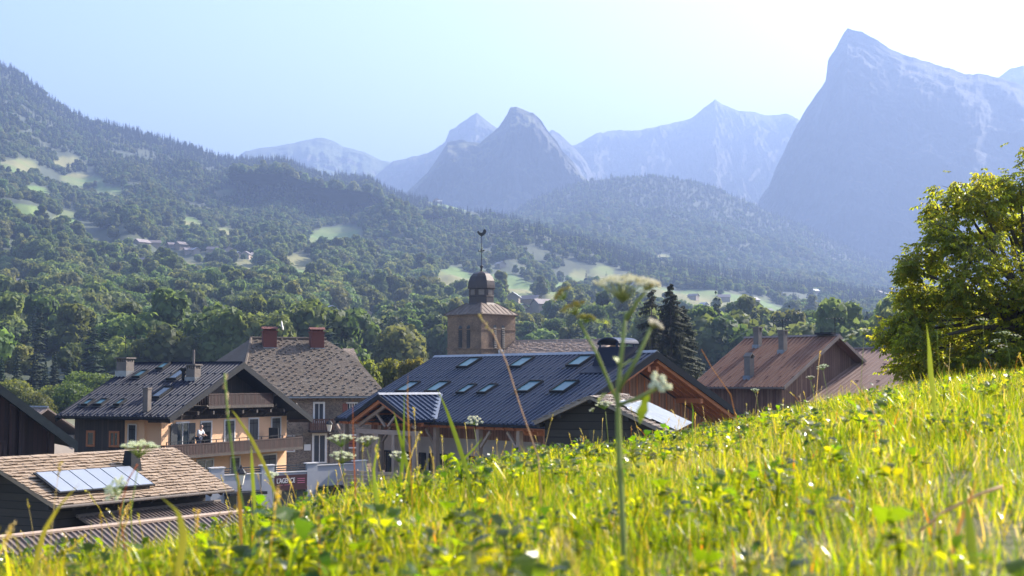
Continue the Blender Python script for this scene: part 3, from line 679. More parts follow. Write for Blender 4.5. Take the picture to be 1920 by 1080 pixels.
def gable_wall(mb, x0, x1, y0, y1, zr, k, yr=0.0, z0=-1.5):
    """wall plate between x0 and x1 under two roof slopes falling k per metre from ridge height zr at y=yr"""
    za = zr - k * abs(y0 - yr); zb = zr - k * abs(y1 - yr)
    mb.prism([(x0, y0, z0), (x0, y1, z0), (x0, y1, zb), (x0, yr, zr), (x0, y0, za)], (x1 - x0, 0, 0))
def chimney(parent, x, y, z0, w_, d_, h, m1, cap='slots', label=None, flash=True):
    b = MB(); b.box(x - w_ / 2, x + w_ / 2, y - d_ / 2, y + d_ / 2, z0, z0 + h); c = b.build('chimney', m1, parent, bevel=0.01)
    if label: c['label'] = label
    t = MB(); zt = z0 + h
    if cap == 'slots':
        for sx in np.linspace(-1, 1, 5):
            for sy in (-1, 1): t.box(x + sx * w_ * .46 - .035, x + sx * w_ * .46 + .035, y + sy * d_ * .42 - .05, y + sy * d_ * .42 + .05, zt + .003, zt + .2)
        t.box(x - w_ * .42, x + w_ * .42, y - d_ * .2, y + d_ * .2, zt + .004, zt + .19)
        t.box(x - w_ * .62, x + w_ * .62, y - d_ * .62, y + d_ * .62, zt + .2, zt + .28)
    elif cap == 'arch':
        t.prism([(x - w_ * .6, y - d_ * .55, zt + .12), (x - w_ * .6, y, zt + .34), (x - w_ * .6, y + d_ * .55, zt + .12), (x - w_ * .6, y + d_ * .5, zt + .05), (x - w_ * .6, y, zt + .26), (x - w_ * .6, y - d_ * .5, zt + .05)], (w_ * 1.2, 0, 0))
        t.box(x - w_ * .5, x + w_ * .5, y - d_ * .45, y - d_ * .3, zt, zt + .12); t.box(x - w_ * .5, x + w_ * .5, y + d_ * .3, y + d_ * .45, zt, zt + .12)
    else: t.box(x - w_ * .58, x + w_ * .58, y - d_ * .58, y + d_ * .58, zt + .003, zt + .09)
    t.build('cap', m_conc if m1 is not m_cbrick else m_cbrick, c)
    if flash:
        f = MB(); f.box(x - w_ / 2 - .06, x + w_ / 2 + .06, y - d_ / 2 - .06, y + d_ / 2 + .06, z0, z0 + .45 + .0); f.build('flashing', m_trim, c)
    return c
def antenna(parent, x, y, z, h=1.4, yaw=.4):
    b = MB(); b.tube([(x, y, z), (x, y, z + h)], .022, 5)
    c, s = math.cos(yaw), math.sin(yaw)
    b.tube([(x - c * .5, y - s * .5, z + h * .92), (x + c * .5, y + s * .5, z + h * .92)], .014, 4)
    for k in np.linspace(-.45, .45, 6): b.tube([(x + c * k + s * .22, y + s * k - c * .22, z + h * .92), (x + c * k - s * .22, y + s * k + c * .22, z + h * .92)], .010, 4)
    return b.build('antenna', m_iron, parent)
def skylight(parent, x, y, zr, k, w_=.85, l_=1.2, glass=None, tilt=0.0):
    """roof window on the viewer's slope (y<0), z = zr + k*y"""
    e = Vector((0, -1, -k)).normalized(); n = Vector((0, -k, 1)).normalized(); c = Vector((x, y, zr + k * y)) + n * .045; ex = Vector((1, 0, 0))
    f = MB()
    def plate(x0, x1, y0, y1, a, b_): f.prism([c + ex * x0 + e * y0 + n * a, c + ex * x1 + e * y0 + n * a, c + ex * x1 + e * y1 + n * a, c + ex * x0 + e * y1 + n * a], n * (b_ - a))
    W = w_ / 2; Lh = l_ / 2; t = .08
    plate(-W, -W + t, -Lh, Lh, 0, .13); plate(W - t, W, -Lh, Lh, 0, .13); plate(-W + t, W - t, -Lh, -Lh + t, 0, .15); plate(-W + t, W - t, Lh - t, Lh, 0, .13)
    plate(-W - .10, W + .10, Lh + .004, Lh + .22, 0.004, .02)
    o_ = f.build('skylight', m_darktrim, parent)
    g_ = MB(); g_.prism([c + ex * (-W + t) + e * (-Lh + t) + n * .09, c + ex * (W - t) + e * (-Lh + t) + n * .09, c + ex * (W - t) + e * (Lh - t) + n * .09, c + ex * (-W + t) + e * (Lh - t) + n * .09], -n * .03)
    g_.build('pane', glass or m_sky_g, o_); return o_

def wall_window(parent, face, a, z0, z1, w_, base, frame=m_white, glass=m_glass, shutters=None, closed=False, name='window', fr=.1, bars=1, label=None):
    """face 'x+': wall at x=base seen from +x, a is y.  face 'y-': wall at y=base seen from -y, a is x."""
    def bx(mb, u0, u1, za, zb, d0, d1):
        if face == 'x+': mb.box(base + d0, base + d1, u0, u1, za, zb)
        else: mb.box(u0, u1, base - d1, base - d0, za, zb)
    f = MB(); h = w_ / 2
    bx(f, a - h - fr, a - h, z0 - fr, z1 + fr, .003, .05); bx(f, a + h, a + h + fr, z0 - fr, z1 + fr, .003, .05)
    bx(f, a - h, a + h, z1, z1 + fr, .003, .05); bx(f, a - h, a + h, z0 - fr, z0, .003, .07)
    o_ = f.build(name, frame, parent)
    if label: o_['label'] = label
    g_ = MB(); bx(g_, a - h, a + h, z0, z1, .004, .02)
    if not closed:
        g_.build('pane', glass, o_)
        b_ = MB()
        for i in range(bars): c = a - h + w_ * (i + 1) / (bars + 1); bx(b_, c - .03, c + .03, z0, z1, .021, .04)
        b_.build('mullion', frame, o_)
    if closed: 
        g_.build('shutter', shutters or m_shut, o_)
        b_ = MB(); bx(b_, a - .012, a + .012, z0, z1, .021, .03)
        for zz in (z0 + .25, z1 - .25): bx(b_, a - h + .05, a - .04, zz - .03, zz + .03, .021, .035); bx(b_, a + .04, a + h - .05, zz - .03, zz + .03, .021, .035)
        b_.build('shutter_battens', m_darktrim, o_)
    elif shutters:
        for s in (-1, 1):
            q = MB(); lo, hi = sorted((a + s * (h + .02), a + s * (h + w_ * .5 + .05))); bx(q, lo, hi, z0, z1, .055, .09); q.build('shutter', shutters, o_)
    return o_
def balcony(parent, face, a0, a1, zf, zt, base, depth, m_board, rail=True, name='balcony'):
    b = MB()
    def bx(mb, u0, u1, za, zb, d0, d1):
        if face == 'x+': mb.box(base + d0, base + d1, u0, u1, za, zb)
        else: mb.box(u0, u1, base - d1, base - d0, za, zb)
    bx(b, a0, a1, zf - .16, zf, .003, depth); o_ = b.build(name, m_dwood, parent)
    r = MB(); n_ = int((a1 - a0) / .14)
    for i in range(n_): c = a0 + (i + .5) * (a1 - a0) / n_; bx(r, c - .055, c + .055, zf + .05, zt - .12, depth - .05, depth - .02)
    bx(r, a0, a1, zf + .003, zf + .05, depth - .06, depth); bx(r, a0, a1, zt - .12, zt - .04, depth - .06, depth)
    for e in (a0, a1 - .05):
        for i in range(int(depth / .16)): c = .1 + i * .16; bx(r, e, e + .03, zf + .05, zt - .12, c - .055, c + .055)
        bx(r, e, e + .05, zt - .12, zt - .04, 0.0, depth - .06)
    r.build('railing', m_board, o_)
    if rail:
        q = MB(); bx(q, a0, a1, zt + .10, zt + .14, depth - .05, depth - .01); k = int((a1 - a0) / 1.1)
        for i in range(k + 1): c = a0 + .03 + i * (a1 - a0 - .06) / k; bx(q, c - .02, c + .02, zt - .04, zt + .1, depth - .05, depth - .01)
        q.build('handrail', m_darktrim, o_)
    return o_

# ------------------------------------------------------------------ peach chalet
L_, W1, W2, zr = 8.11, 7.07, 7.9, 1.15 + GZ; k = (1.15 + 2.01) / 7.07
t = thing('peach_chalet', 'peach rendered chalet with dark ribbed roof and long red-brown balcony', 'house', (-23.79, 90.03, -GZ), R(-24.1))
r = MB(); ribbed(r, (0, 0, zr), (L_, 0, zr), (L_, -W1, zr - k * W1), (0, -W1, zr - k * W1), .27, .05, .07, .2, (.22, .43, .62, .8, .97), .05)
ribbed(r, (L_, 0, zr), (0, 0, zr), (0, W2, zr - k * W2), (L_, W2, zr - k * W2), .27, .05, .07, .2)
r.box(-.05, L_ + .05, -.12, .12, zr - .03, zr + .07); roof = r.build('roof', m_blue2, t)
f = MB()
for s, W in ((-1, W1), (1, W2)):
    for xx_ in (L_ + .002, -.062): f.prism([(xx_, 0, zr + .02), (xx_, s * W, zr - k * W + .02), (xx_, s * W, zr - k * W - .36), (xx_, 0, zr - .36)], (.06, 0, 0))
    f.box(-.05, L_ + .05, s * (W + .05) - .05, s * (W + .05) + .05, zr - k * W - .12, zr - k * W - .01)
f.build('fascia', m_darktrim, t)
wx = L_ - 1.3; yl, yr2 = -W1 + 1.0, 6.9; zw = -2.25 + GZ
b = MB(); b.box(4.2, wx, yl, yr2, -1, zw); b.build('rendered_wall', m_peach, t)
b = MB(); b.box(.5, 4.197, yl + .005, yr2, -1, zw); gable_wall(b, .5, wx - .06, yl, yr2, zr - .22, k, z0=zw + .003); b.build('boarded_wall', m_dwood, t)
b = MB(); b.box(5.35, 5.75, yl - .18, yl - .003, -1, zw + .1); b.build('pilaster', m_peach, t)
b = MB()
for yv in np.linspace(-5.6, 6.4, 9): b.bar((wx - .3, yv, zw + .5), (wx + 1.1, yv, zw + .5), .16, .2)
for yv in np.linspace(-5.6, 6.4, 6): b.bar((wx + .05, yv, zw + .1), (wx + 1.05, yv, zw + .85), .12, .12)
b.build('beam_ends', m_dwood, t); b = MB()
for yv in (-W1 + .25, -3.5, 0, 3.7, W2 - .3): b.bar((wx - .3, yv, zr - k * abs(yv) - .24), (L_ - .02, yv, zr - k * abs(yv) - .24), .16, .2)
b.build('purlins', m_dwood, t)
b = MB(); b.prism([(wx + .02, -W1 + 1.9, zw + .5), (wx + .02, -W1 + 2.7, zw + .5), (wx + .02, -W1 + 2.3, zw + .95)], (.05, 0, 0)); b.build('vent_panel', m_post, t)
for a, z1, w_, sh in [(-1.86, -2.46, .95, 1), (.52, -2.42, .95, 1), (3.09, -2.38, .95, 1), (5.62, -2.38, .95, 1)]:
    wall_window(t, 'x+', a, -4.25 + GZ, z1 + GZ, w_, wx, closed=True, name='shuttered_door')
wall_window(t, 'x+', -4.15, -4.25 + GZ, -2.45 + GZ, 1.1, wx, shutters=m_shut, name='balcony_door')
for a, w_, c_ in [(-5.2, 1.3, False), (-1.9, 1.5, False), (1.15, .9, True), (4.9, 1.5, True)]:
    wall_window(t, 'x+', a, -6.0 + GZ, -4.72 + GZ, w_, wx, closed=c_)
wall_window(t, 'y-', 4.75, -3.75 + GZ, -2.52 + GZ, .5, yl, closed=True, fr=.07)
wall_window(t, 'y-', 1.72, -3.7 + GZ, -3.0 + GZ, .4, yl + .005, frame=m_orange, fr=.12, bars=0)
wall_window(t, 'y-', 3.45, -3.7 + GZ, -3.0 + GZ, .5, yl + .005, frame=m_orange, fr=.12, bars=1)
balcony(t, 'x+', -7.2, 6.9, -4.25 + GZ, -3.55 + GZ, wx, 1.25, m_rwood)
balcony(t, 'x+', -3.1, 3.7, -1.45 + GZ, -.68 + GZ, wx, 1.1, m_rwood, rail=False, name='upper_balcony')
b = MB(); 
for a in (-2.75, 4.4): b.box(wx + .3, wx + 1.0, a - .03, a + .03, -4.2 + GZ, -2.95 + GZ)
b.build('balcony_screen', m_shut, t)
for (x, y, w_, l_) in [(1.82, -1.75, .6, 1.0), (2.66, -.62, .55, .9), (4.7, -1.8, .75, 1.5), (1.06, -5.55, .5, .75), (1.99, -5.5, .6, .8), (3.39, -5.5, .45, .75), (5.35, -4.2, .75, 1.5)]:
    skylight(t, x, y, zr, k, w_, l_, glass=m_glass if l_ > 1.2 else None)
chimney(t, .45, -1.55, zr - .95, .75, .75, 1.0, m_conc, label='broad grey rendered chimney with slotted cap')
chimney(t, 6.1, -2.2, zr - 1.35, .62, .62, .95, m_conc)
b = MB(); b.tube([(6.1, -2.2, zr - .1), (6.1, -2.2, zr + .75)], .07, 8); b.build('flue', m_conc, t)
b = MB(); b.tube([(5.5, -2.4, zr - 1.3), (5.5, -2.4, zr - .5)], .1, 8); b.tube([(5.5, -2.4, zr - .55), (5.5, -2.4, zr - .42)], .17, 8); b.build('flue', m_darktrim, t)
c = chimney(t, 5.98, -6.35, zr - 2.95, .35, .35, 1.35, m_conc, cap='plain', flash=False)
antenna(t, .45, -1.55, zr + .6, 1.1)

# person leaning on the balcony rail
def person(loc, rotz):
    me = bpy.data.meshes.new('person')
    J = [(0, 0, .95), (0, .02, 1.15), (0, .10, 1.38), (0, .14, 1.47), (0, .18, 1.60), (0, .19, 1.70), (-.09, 0, .9), (-.10, -.02, .5), (-.10, -.05, .08), (-.10, .1, .04), (.09, 0, .9), (.10, -.02, .5), (.10, -.05, .08), (.10, .1, .04),
         (-.19, .10, 1.38), (-.24, .20, 1.14), (-.16, .42, 1.08), (-.12, .48, 1.06), (.19, .10, 1.38), (.24, .20, 1.14), (.16, .42, 1.08), (.12, .48, 1.06)]
    Ed = [(0, 1), (1, 2), (2, 3), (3, 4), (4, 5), (0, 6), (6, 7), (7, 8), (8, 9), (0, 10), (10, 11), (11, 12), (12, 13), (2, 14), (14, 15), (15, 16), (16, 17), (2, 18), (18, 19), (19, 20), (20, 21)]
    rad = [.14, .13, .15, .055, .095, .08, .09, .06, .04, .035, .09, .06, .04, .035, .06, .045, .035, .03, .06, .045, .035, .03]
    me.from_pydata(J, Ed, []); me.materials.append(m_skin)
    o_ = link('person', me); o_.location = loc; o_.rotation_euler = (0, 0, rotz)
    md = o_.modifiers.new('skin', 'SKIN'); me.skin_vertices[0]
    for i, q in enumerate(me.skin_vertices[0].data): q.radius = (rad[i], rad[i] * (.8 if i < 3 else 1)); q.use_root = (i == 0)
    o_.modifiers.new('sub', 'SUBSURF').levels = 1; o_.modifiers['sub'].render_levels = 2
    tag(o_, 'person in a white top bending over the peach chalet balcony rail', 'person')
    for nm, vs, es, rr2, mm in (('white_shirt', [J[i] for i in (0, 1, 2, 14, 15, 18, 19)], [(0, 1), (1, 2), (2, 3), (3, 4), (2, 5), (5, 6)], [.155, .15, .165, .075, .06, .075, .06], m_whitecloth),
                               ('trousers', [J[i] for i in (0, 6, 7, 8, 10, 11, 12)], [(0, 1), (1, 2), (2, 3), (0, 4), (4, 5), (5, 6)], [.15, .105, .075, .06, .105, .075, .06], m_navy),
                               ('hair', [(0, .17, 1.68), (0, .15, 1.75)], [(0, 1)], [.1, .07], m_iron)):
        m2_ = bpy.data.meshes.new(nm); m2_.from_pydata(vs, es, []); m2_.materials.append(mm); c_ = link(nm, m2_, o_)
        c_.modifiers.new('skin', 'SKIN')
        for i, q in enumerate(m2_.skin_vertices[0].data): q.radius = (rr2[i], rr2[i]); q.use_root = (i == 0)
        c_.modifiers.new('sub', 'SUBSURF').levels = 1
m_skin = mat('skin', (0.50, 0.30, 0.22), 0.6); m_whitecloth = mat('white_cloth', (0.8, 0.8, 0.8), 0.8); m_navy = mat('navy_cloth', (0.04, 0.05, 0.09), 0.9)
def to_world(o_, x, y, z):
    c, s = math.cos(o_.rotation_euler.z), math.sin(o_.rotation_euler.z)
    return (o_.location.x + c * x - s * y, o_.location.y + s * x + c * y, o_.location.z + z)
person(to_world(t, wx + .75, -3.55, -4.25 + GZ), t.rotation_euler.z - R(90))

# ------------------------------------------------------------------ stone house with two brick chimneys
L_, W, zr, ze = 7.66, 8.05, 3.34 + GZ, -1.08 + GZ; k = (zr - ze) / W; RX = 5.9; EX = 9.0
t = thing('stone_house', 'tall rubble stone house with mossy tiled hipped roof and two brick chimneys', 'house', (-20.49, 111.70, -GZ), R(19.9))
r = MB()
def tiles(mb, A, B, C, D, rows, cols, th=.05, seed=1, stag=.5, liftj=.03, guard=False):
    """overlapping courses of tiles over the plane A-B (top) D-C (bottom)"""
    rg = random.Random(seed); n = (Vector(B) - Vector(A)).cross(Vector(D) - Vector(A)).normalized(); n = -n if n.z < 0 else n
    A, B, C, D = map(Vector, (A, B, C, D)); dn = (D - A).normalized()
    for i in range(rows):
        ta, tb = i / rows, (i + 1.25) / rows; tb = min(tb, 1.0 + .3 / rows)
        a0 = lerp(A, D, ta); b0 = lerp(B, C, ta); a1 = lerp(A, D, tb); b1 = lerp(B, C, tb); wd = (b0 - a0).length; nc = max(1, int(round(cols * wd / max((B - A).length, (C - D).length))))
        off = rg.random() * stag / nc
        for j in range(-1, nc):
            s0 = max(0, j / nc + off + rg.uniform(-.1, .1) * stag / nc); s1 = min(1, (j + 1) / nc + off + rg.uniform(-.1, .1) * stag / nc)
            if s1 <= s0 + .1 / nc: continue
            jz = rg.uniform(0, liftj); jy = rg.uniform(-.35, .15) * (b1 - b0).length * 0
            e = dn * rg.uniform(-.5, .3) * (D - A).length / rows * .35 * (1 if stag > .6 else .2)
            q = [lerp(a0, b0, s0) + n * (.005 + jz * .3), lerp(a0, b0, s1) + n * (.005 + jz * .3), lerp(a1, b1, s1) + n * (th + jz) + e, lerp(a1, b1, s0) + n * (th + jz) + e]
            mb.prism([p - n * .03 for p in q], n * .03)
            if guard and (i + j * 2) % 5 == 0 and rg.random() < .8:
                c_ = lerp(lerp(a1, b1, s0), lerp(a0, b0, s0), .35) + n * (th + .02); ex = (b0 - a0).normalized()
                mb.prism([c_ - ex * .05, c_ + ex * .05, c_ + ex * .05 + dn * .2, c_ - ex * .05 + dn * .2], n * .08)
A, B, C, D = (0, 0, zr), (RX, 0, zr), (EX, -W, ze), (-2.2, -W, ze)
hx, hy = 7.75, -2.75; hz = zr - k * 2.75
slab(r, A, B, (hx, hy, hz), (-.75, -2.75, hz), .12); slab(r, (-.75, -2.75, hz), (hx, hy, hz), C, D, .12)
tiles(r, A, B, (hx, hy, hz), (-.75, -2.75, hz), 17, 36, .025, guard=True, seed=3, liftj=.012); tiles(r, (-.75, -2.75, hz), (hx, hy, hz), C, D, 30, 46, .025, guard=True, seed=4, liftj=.012)
slab(r, B, A, (-.75, 2.75, hz), (hx, 2.75, hz), .12); slab(r, (hx, 2.75, hz), (-.75, 2.75, hz), (-2.2, W, ze), (EX, W, ze), .12)
r.prism([(RX, 0, zr + .02), (hx, -2.75, hz + .02), (hx, 2.75, hz + .02)], (0, 0, -.12)); r.prism([(0, 0, zr + .02), (-2.2, -W, ze + .02), (-4.6, 0, ze + 1.4), (-2.2, W, ze + .02)], (0, 0, -.12))
r.tube([(-.1, 0, zr + .05), (RX + .1, 0, zr + .05)], .13, 8); r.tube([(0, 0, zr + .05), (-.75, -2.75, hz + .05), (-2.2, -W, ze + .05)], .12, 6)
r.build('roof', m_tile, t)
b = MB(); b.box(-1.7, EX - .75, -W + .6, W - .6, -1, ze - .05); gable_wall(b, 7.3, EX - .75, -W + .65, W - .65, zr - .7, k, z0=ze - .047); b.build('wall', m_stone, t)
b = MB(); b.box(-2.2, EX, -W - .1, -W + .02, ze - .16, ze - .04); b.build('gutter', m_trim, t)
yb = -W + .6
wall_window(t, 'y-', 3.84, -2.95 + GZ, -1.66 + GZ, .62, yb, name='balcony_door', fr=.14)
wall_window(t, 'y-', 6.35, -2.45 + GZ, -1.66 + GZ, .68, yb, shutters=m_rshut, bars=3, label='window with red-brown shutters either side')
wall_window(t, 'y-', 1.55, -2.6 + GZ, -1.95 + GZ, .8, yb, closed=True, shutters=m_rshut, label='closed red-brown shutter in pale frame')
wall_window(t, 'y-', 6.4, -4.9 + GZ, -4.05 + GZ, .7, yb, closed=True, shutters=m_rshut)
wall_window(t, 'y-', 1.6, -5.1 + GZ, -4.1 + GZ, .75, yb, closed=True, shutters=m_rshut)
wall_window(t, 'y-', 3.9, -5.95 + GZ, -4.0 + GZ, .8, yb, name='entrance_door', fr=.16)
balcony(t, 'y-', 3.05, 4.85, -3.6 + GZ, -2.72 + GZ, yb, .8, m_oldwood, rail=False)
b = MB(); b.box(2.75, 3.25, yb - .05, yb - .003, -5.1 + GZ, -4.65 + GZ); b.build('notice_board', m_white, t)
for cx_, lb in ((1.25, 'red brick chimney carrying a satellite dish'), (5.0, 'red brick chimney nearest the hipped end')):
    zc_ = zr - k * 1.2 - .5
    c = chimney(t, cx_, -1.0, zc_, 1.05, .8, 1.65, m_cbrick, cap='none0', label=lb)
    q = MB(); zt = zc_ + 1.74
    for sx in np.linspace(-.42, .42, 7): q.box(cx_ + sx - .04, cx_ + sx + .04, -1.38, -.62, zt + .003, zt + .16)
    q.prism([(cx_ - .62, -1.5, zt + .163), (cx_ - .62, -.5, zt + .163), (cx_ - .62, -1.0, zt + .34)], (1.24, 0, 0)); q.build('slotted_top', m_cbrick, c)
b = MB(); b.lathe([(0.0, 0), (.2, .03), (.36, .10), (.38, .11), (.36, .13), (.19, .06), (0.0, .03)], 14)
dm = b.build('satellite_dish', m_white, t, True); dm.location = (2.15, -1.1, zr + 1.0); dm.rotation_euler = (R(15), R(78), 0)
antenna(t, 1.9, -.9, zr + .2, 1.7)

# ------------------------------------------------------------------ timber hall with nine skylights
L_, W1, W2, zr, ze = 19.33, 7.18, 7.64, 1.50 + GZ, -2.15 + GZ; k = (zr - ze) / W1
t = thing('timber_hall', 'large timber hall with anthracite ribbed roof, blue skylights and gabled porch', 'hall', (-4.77, 88.53, -GZ), R(-50.8))
gd = tuple(np.linspace(.1, .96, 8))
xc, q_, zp, yo, yi = 6.8, 3.0, -.85 + GZ, -8.78, -4.63
r = MB()
ribbed(r, (0, 0, zr), (L_, 0, zr), (L_, -W1, ze), (0, -W1, ze), .36, .08, .09, .2, gd, .06)
ribbed(r, (L_, 0, zr), (0, 0, zr), (0, W2, zr - k * W2), (L_, W2, zr - k * W2), .36, .06, .09, .2)
roof = r.build('roof', m_blue, t)
r = MB(); r.prism([(-.06, -.2, zr - .02), (-.06, 0, zr + .12), (-.06, .2, zr - .02)], (L_ + .12, 0, 0)); r.build('ridge_cap', m_trim, roof)
f = MB()
for s, W in ((-1, W1), (1, W2)):
    for xx_ in (L_ + .002, -.082): f.prism([(xx_, 0, zr + .06), (xx_, s * W, zr - k * W + .06), (xx_, s * W, zr - k * W - .32), (xx_, 0, zr - .32)], (.08, 0, 0))
    f.box(-.05, (L_ + .05), s * (W + .06) - .055, s * (W + .06) + .055, zr - k * W - .15, zr - k * W - .03)
f.build('fascia', m_darktrim, t)
f = MB()
for s, W in ((-1, W1), (1, W2)):
    f.prism([(L_ - 2.3, s * .15, zr - .34), (L_ - .05, s * .15, zr - .34), (L_ - .05, s * W, zr - k * (W - .15) - .30), (L_ - 2.3, s * W, zr - k * (W - .15) - .30)], (0, 0, .05))
    for j in range(5): a = L_ - 2.2 + j * .52; f.bar((a, s * .2, zr - .36), (a, s * (W - .1), zr - k * (W - .1) - .36), .14, .18)
    for yv in (.3, 3.6, 6.6): f.bar((L_ - 2.6, s * yv, zr - k * yv - .58), (L_ - .2, s * yv, zr - k * yv - .58), .2, .26)
f.build('soffit', m_orange, t)
gx_ = L_ - 2.0
b = MB(); gable_wall(b, gx_ - .2, gx_, -W1 + 1.2, W2 - 1.0, zr - .7, k, z0=-1); b.build('gable_wall', m_wood, t)
b = MB(); b.box(.9, gx_ - .203, -W1 + 1.9, W2 - 1.2, -1, ze - .2); b.build('side_wall', m_beige, t)
b = MB(); gable_wall(b, .9, 1.1, -W1 + 1.2, W2 - 1.0, zr - .5, k, z0=ze - .19); b.build('rear_gable', m_wood, t)
b = MB(); b.box(.9, gx_ - .21, -W1 + 1.86, -W1 + 1.897, ze - .95, ze - .203); b.build('boarding', m_wood, t)
for a, w_ in ((2.3, 1.2), (5.4, 1.8), (7.6, 1.6), (11.4, 1.8), (14.3, 1.8)): wall_window(t, 'y-', a, 2.6, 4.9, w_, -W1 + 1.9, frame=m_darktrim, bars=2, name='glazed_door')
b = MB(); b.box(gx_ + .003, gx_ + .05, -3.3, -1.5, 7.7, 8.5); b.build('orange_panel', m_orange, t)
b = MB(); b.box(gx_ + .003, gx_ + .05, -3.3, -1.5, 5.4, 7.62); b.box(gx_ + .004, gx_ + .08, -3.4, -1.4, 7.63, 7.69); b.build('sliding_door', m_greywall, t)
wall_window(t, 'x+', 1.0, 6.6, 7.6, .75, gx_, frame=m_darktrim, name='window')
b = MB()
for yv in np.arange(-5.5, 6.4, .55): b.box(gx_ + .003, gx_ + .035, yv - .03, yv + .03, 0, zr - .75 - k * abs(yv))
b.build('cover_strip', m_orange, t)
# posts and braces along the open side
for i, a in enumerate((.45, xc - q_ + .35, xc + q_ - .35, 13.2, 16.5)):
    b = MB(); b.box(a - .13, a + .13, -W1 + .25, -W1 + .5, -1, ze - .32); pz = b.build('post', m_post, t)
    b = MB(); b.bar((a + (.1 if i % 2 else -.1), -W1 + .37, ze - 1.2), (a + (1.0 if i % 2 else -1.0) * .9, -W1 + .37, ze - .36), .12, .14); b.build('brace', m_post, pz)
b = MB(); b.box(.1, L_ - 1, -W1 + .2, -W1 + .5, ze - .317, ze - .1)
for a in np.arange(.3, L_, .8): b.bar((a, -W1 + 2.2, ze + 2.2 * k - .25), (a, -W1 + .05, ze - .22 + .05 * k), .1, .14)
b.build('eave_beam', m_orange, t)
# porch
p = MB(); kz = (zp - ze) / q_; yw = -W1
r0 = (xc, yo, zp + .1); r1 = (xc, yi, zp + .1)
ribbed(p, r0, r1, (xc + q_, yw - .05, ze + .1), (xc + q_, yo, ze + .1), .36, .08, .09, .16, (.25, .6, .93), .06)
ribbed(p, r0, r1, (xc - q_, yw - .05, ze + .1), (xc - q_, yo, ze + .1), .36, .08, .09, .16, (.25, .6, .93), .06)
pr = p.build('porch_roof', m_blue, t)
p = MB(); p.prism([(xc - .16, yo - .04, zp + .12), (xc, yo - .04, zp + .24), (xc + .16, yo - .04, zp + .12)], (0, yi - yo + .04, 0))
p.bar((xc, yi, zp + .15), (xc + q_, yw - .03, ze + .15), .3, .04); p.bar((xc, yi, zp + .15), (xc - q_, yw - .03, ze + .15), .3, .04); p.build('valley_flashing', m_trim, pr)
p = MB()
for s in (-1, 1): p.prism([(xc, yo - .06, zp + .14), (xc + s * q_ * 1.02, yo - .06, ze + .12), (xc + s * q_ * 1.02, yo - .06, ze - .12), (xc, yo - .06, zp - .14)], (0, .055, 0))
p.build('porch_fascia', m_darktrim, t)
p = MB()
for s in (-1, 1):
    for yy_ in (yo + .15, yo + .9): p.bar((xc, yy_, zp - .1), (xc + s * (q_ - .1), yy_, ze - .06), .16, .2)
    for j in range(4): p.bar((xc + s * (.4 + j * .75), yo + .1, zp - .1 - kz * (.4 + j * .75)), (xc + s * (.4 + j * .75), yi - .5, zp - .1 - kz * (.4 + j * .75)), .1, .12)
p.build('porch_rafters', m_orange, t)
p = MB()
for s in (-1, 1):
    p.bar((xc, yo + .55, zp - .35), (xc + s * (q_ - .25), yo + .55, ze - .22), .14, .18); p.bar((xc + s * .1, yo + .55, ze - .5 + .25), (xc + s * 1.0, yo + .55, zp - kz * 1.0 - .4), .1, .12)
p.box(xc - q_ + .1, xc + q_ - .1, yo + .45, yo + .65, ze - .75, ze - .5); p.build('truss', m_post, t)
for a in (-q_ + .3, -.8, .8, q_ - .3):
    b = MB(); b.box(xc + a - .13, xc + a + .13, yo + .42, yo + .68, -1, ze - .753); pz = b.build('porch_post', m_post, t)
    if abs(a) > 1.5:
        b = MB(); b.bar((xc + a - math.copysign(.1, a), yo + .55, ze - 1.7), (xc + a - math.copysign(.95, a), yo + .55, ze - .78), .11, .13); b.build('brace', m_post, pz)
for i, (x, y) in enumerate([(4.75, -.95), (9.69, -1.0), (14.56, -.95), (2.47, -3.75), (5.42, -3.73), (8.42, -3.94), (10.27, -3.92), (13.52, -3.67), (16.36, -3.65)]):
    skylight(t, x, y, zr, k, 1.12 if i not in (5, 6) else .8, 1.25 if i not in (5, 6) else 1.05)
c = MB(); cx0, cx1 = 16.3, 17.85                       # metal-clad chimney housing with an arched hood
c.prism([(cx0 - .35, -2.3, zr - 1.15), (cx1 + .35, -2.3, zr - 1.15), (cx1 + .35, -.2, zr - .1), (cx0 - .35, -.2, zr - .1)], (0, 0, .1))
vs = [(cx0 - .25, -1.9, zr - 1.6), (cx1 + .25, -1.9, zr - 1.6), (cx1 + .25, .25, zr - .6), (cx0 - .25, .25, zr - .6), (cx0, -1.25, zr + .30), (cx1, -1.25, zr + .30), (cx1, .1, zr + .30), (cx0, .1, zr + .30)]
c.add(vs, [(0, 3, 2, 1), (4, 5, 6, 7), (0, 1, 5, 4), (1, 2, 6, 5), (2, 3, 7, 6), (3, 0, 4, 7)])
ch = c.build('clad_chimney', m_blue2, t)
c = MB(); pts = [(cx0 + .775 - .84 * math.cos(a), -1.3, zr + .48 + .32 * math.sin(a)) for a in np.linspace(0, math.pi, 11)]
pin = [(p_[0] * .94 + (cx0 + .775) * .06, p_[1], p_[2] - .06) for p_ in pts]
for i in range(10): c.prism([pts[i], pts[i + 1], pin[i + 1], pin[i]], (0, 1.45, 0))
for a in (cx0 + .08, cx1 - .15): 
    for b2 in (-1.2, .0): c.box(a - .04, a + .04, b2 - .04, b2 + .04, zr + .303, zr + .55)
c.build('arched_hood', m_blue, ch)

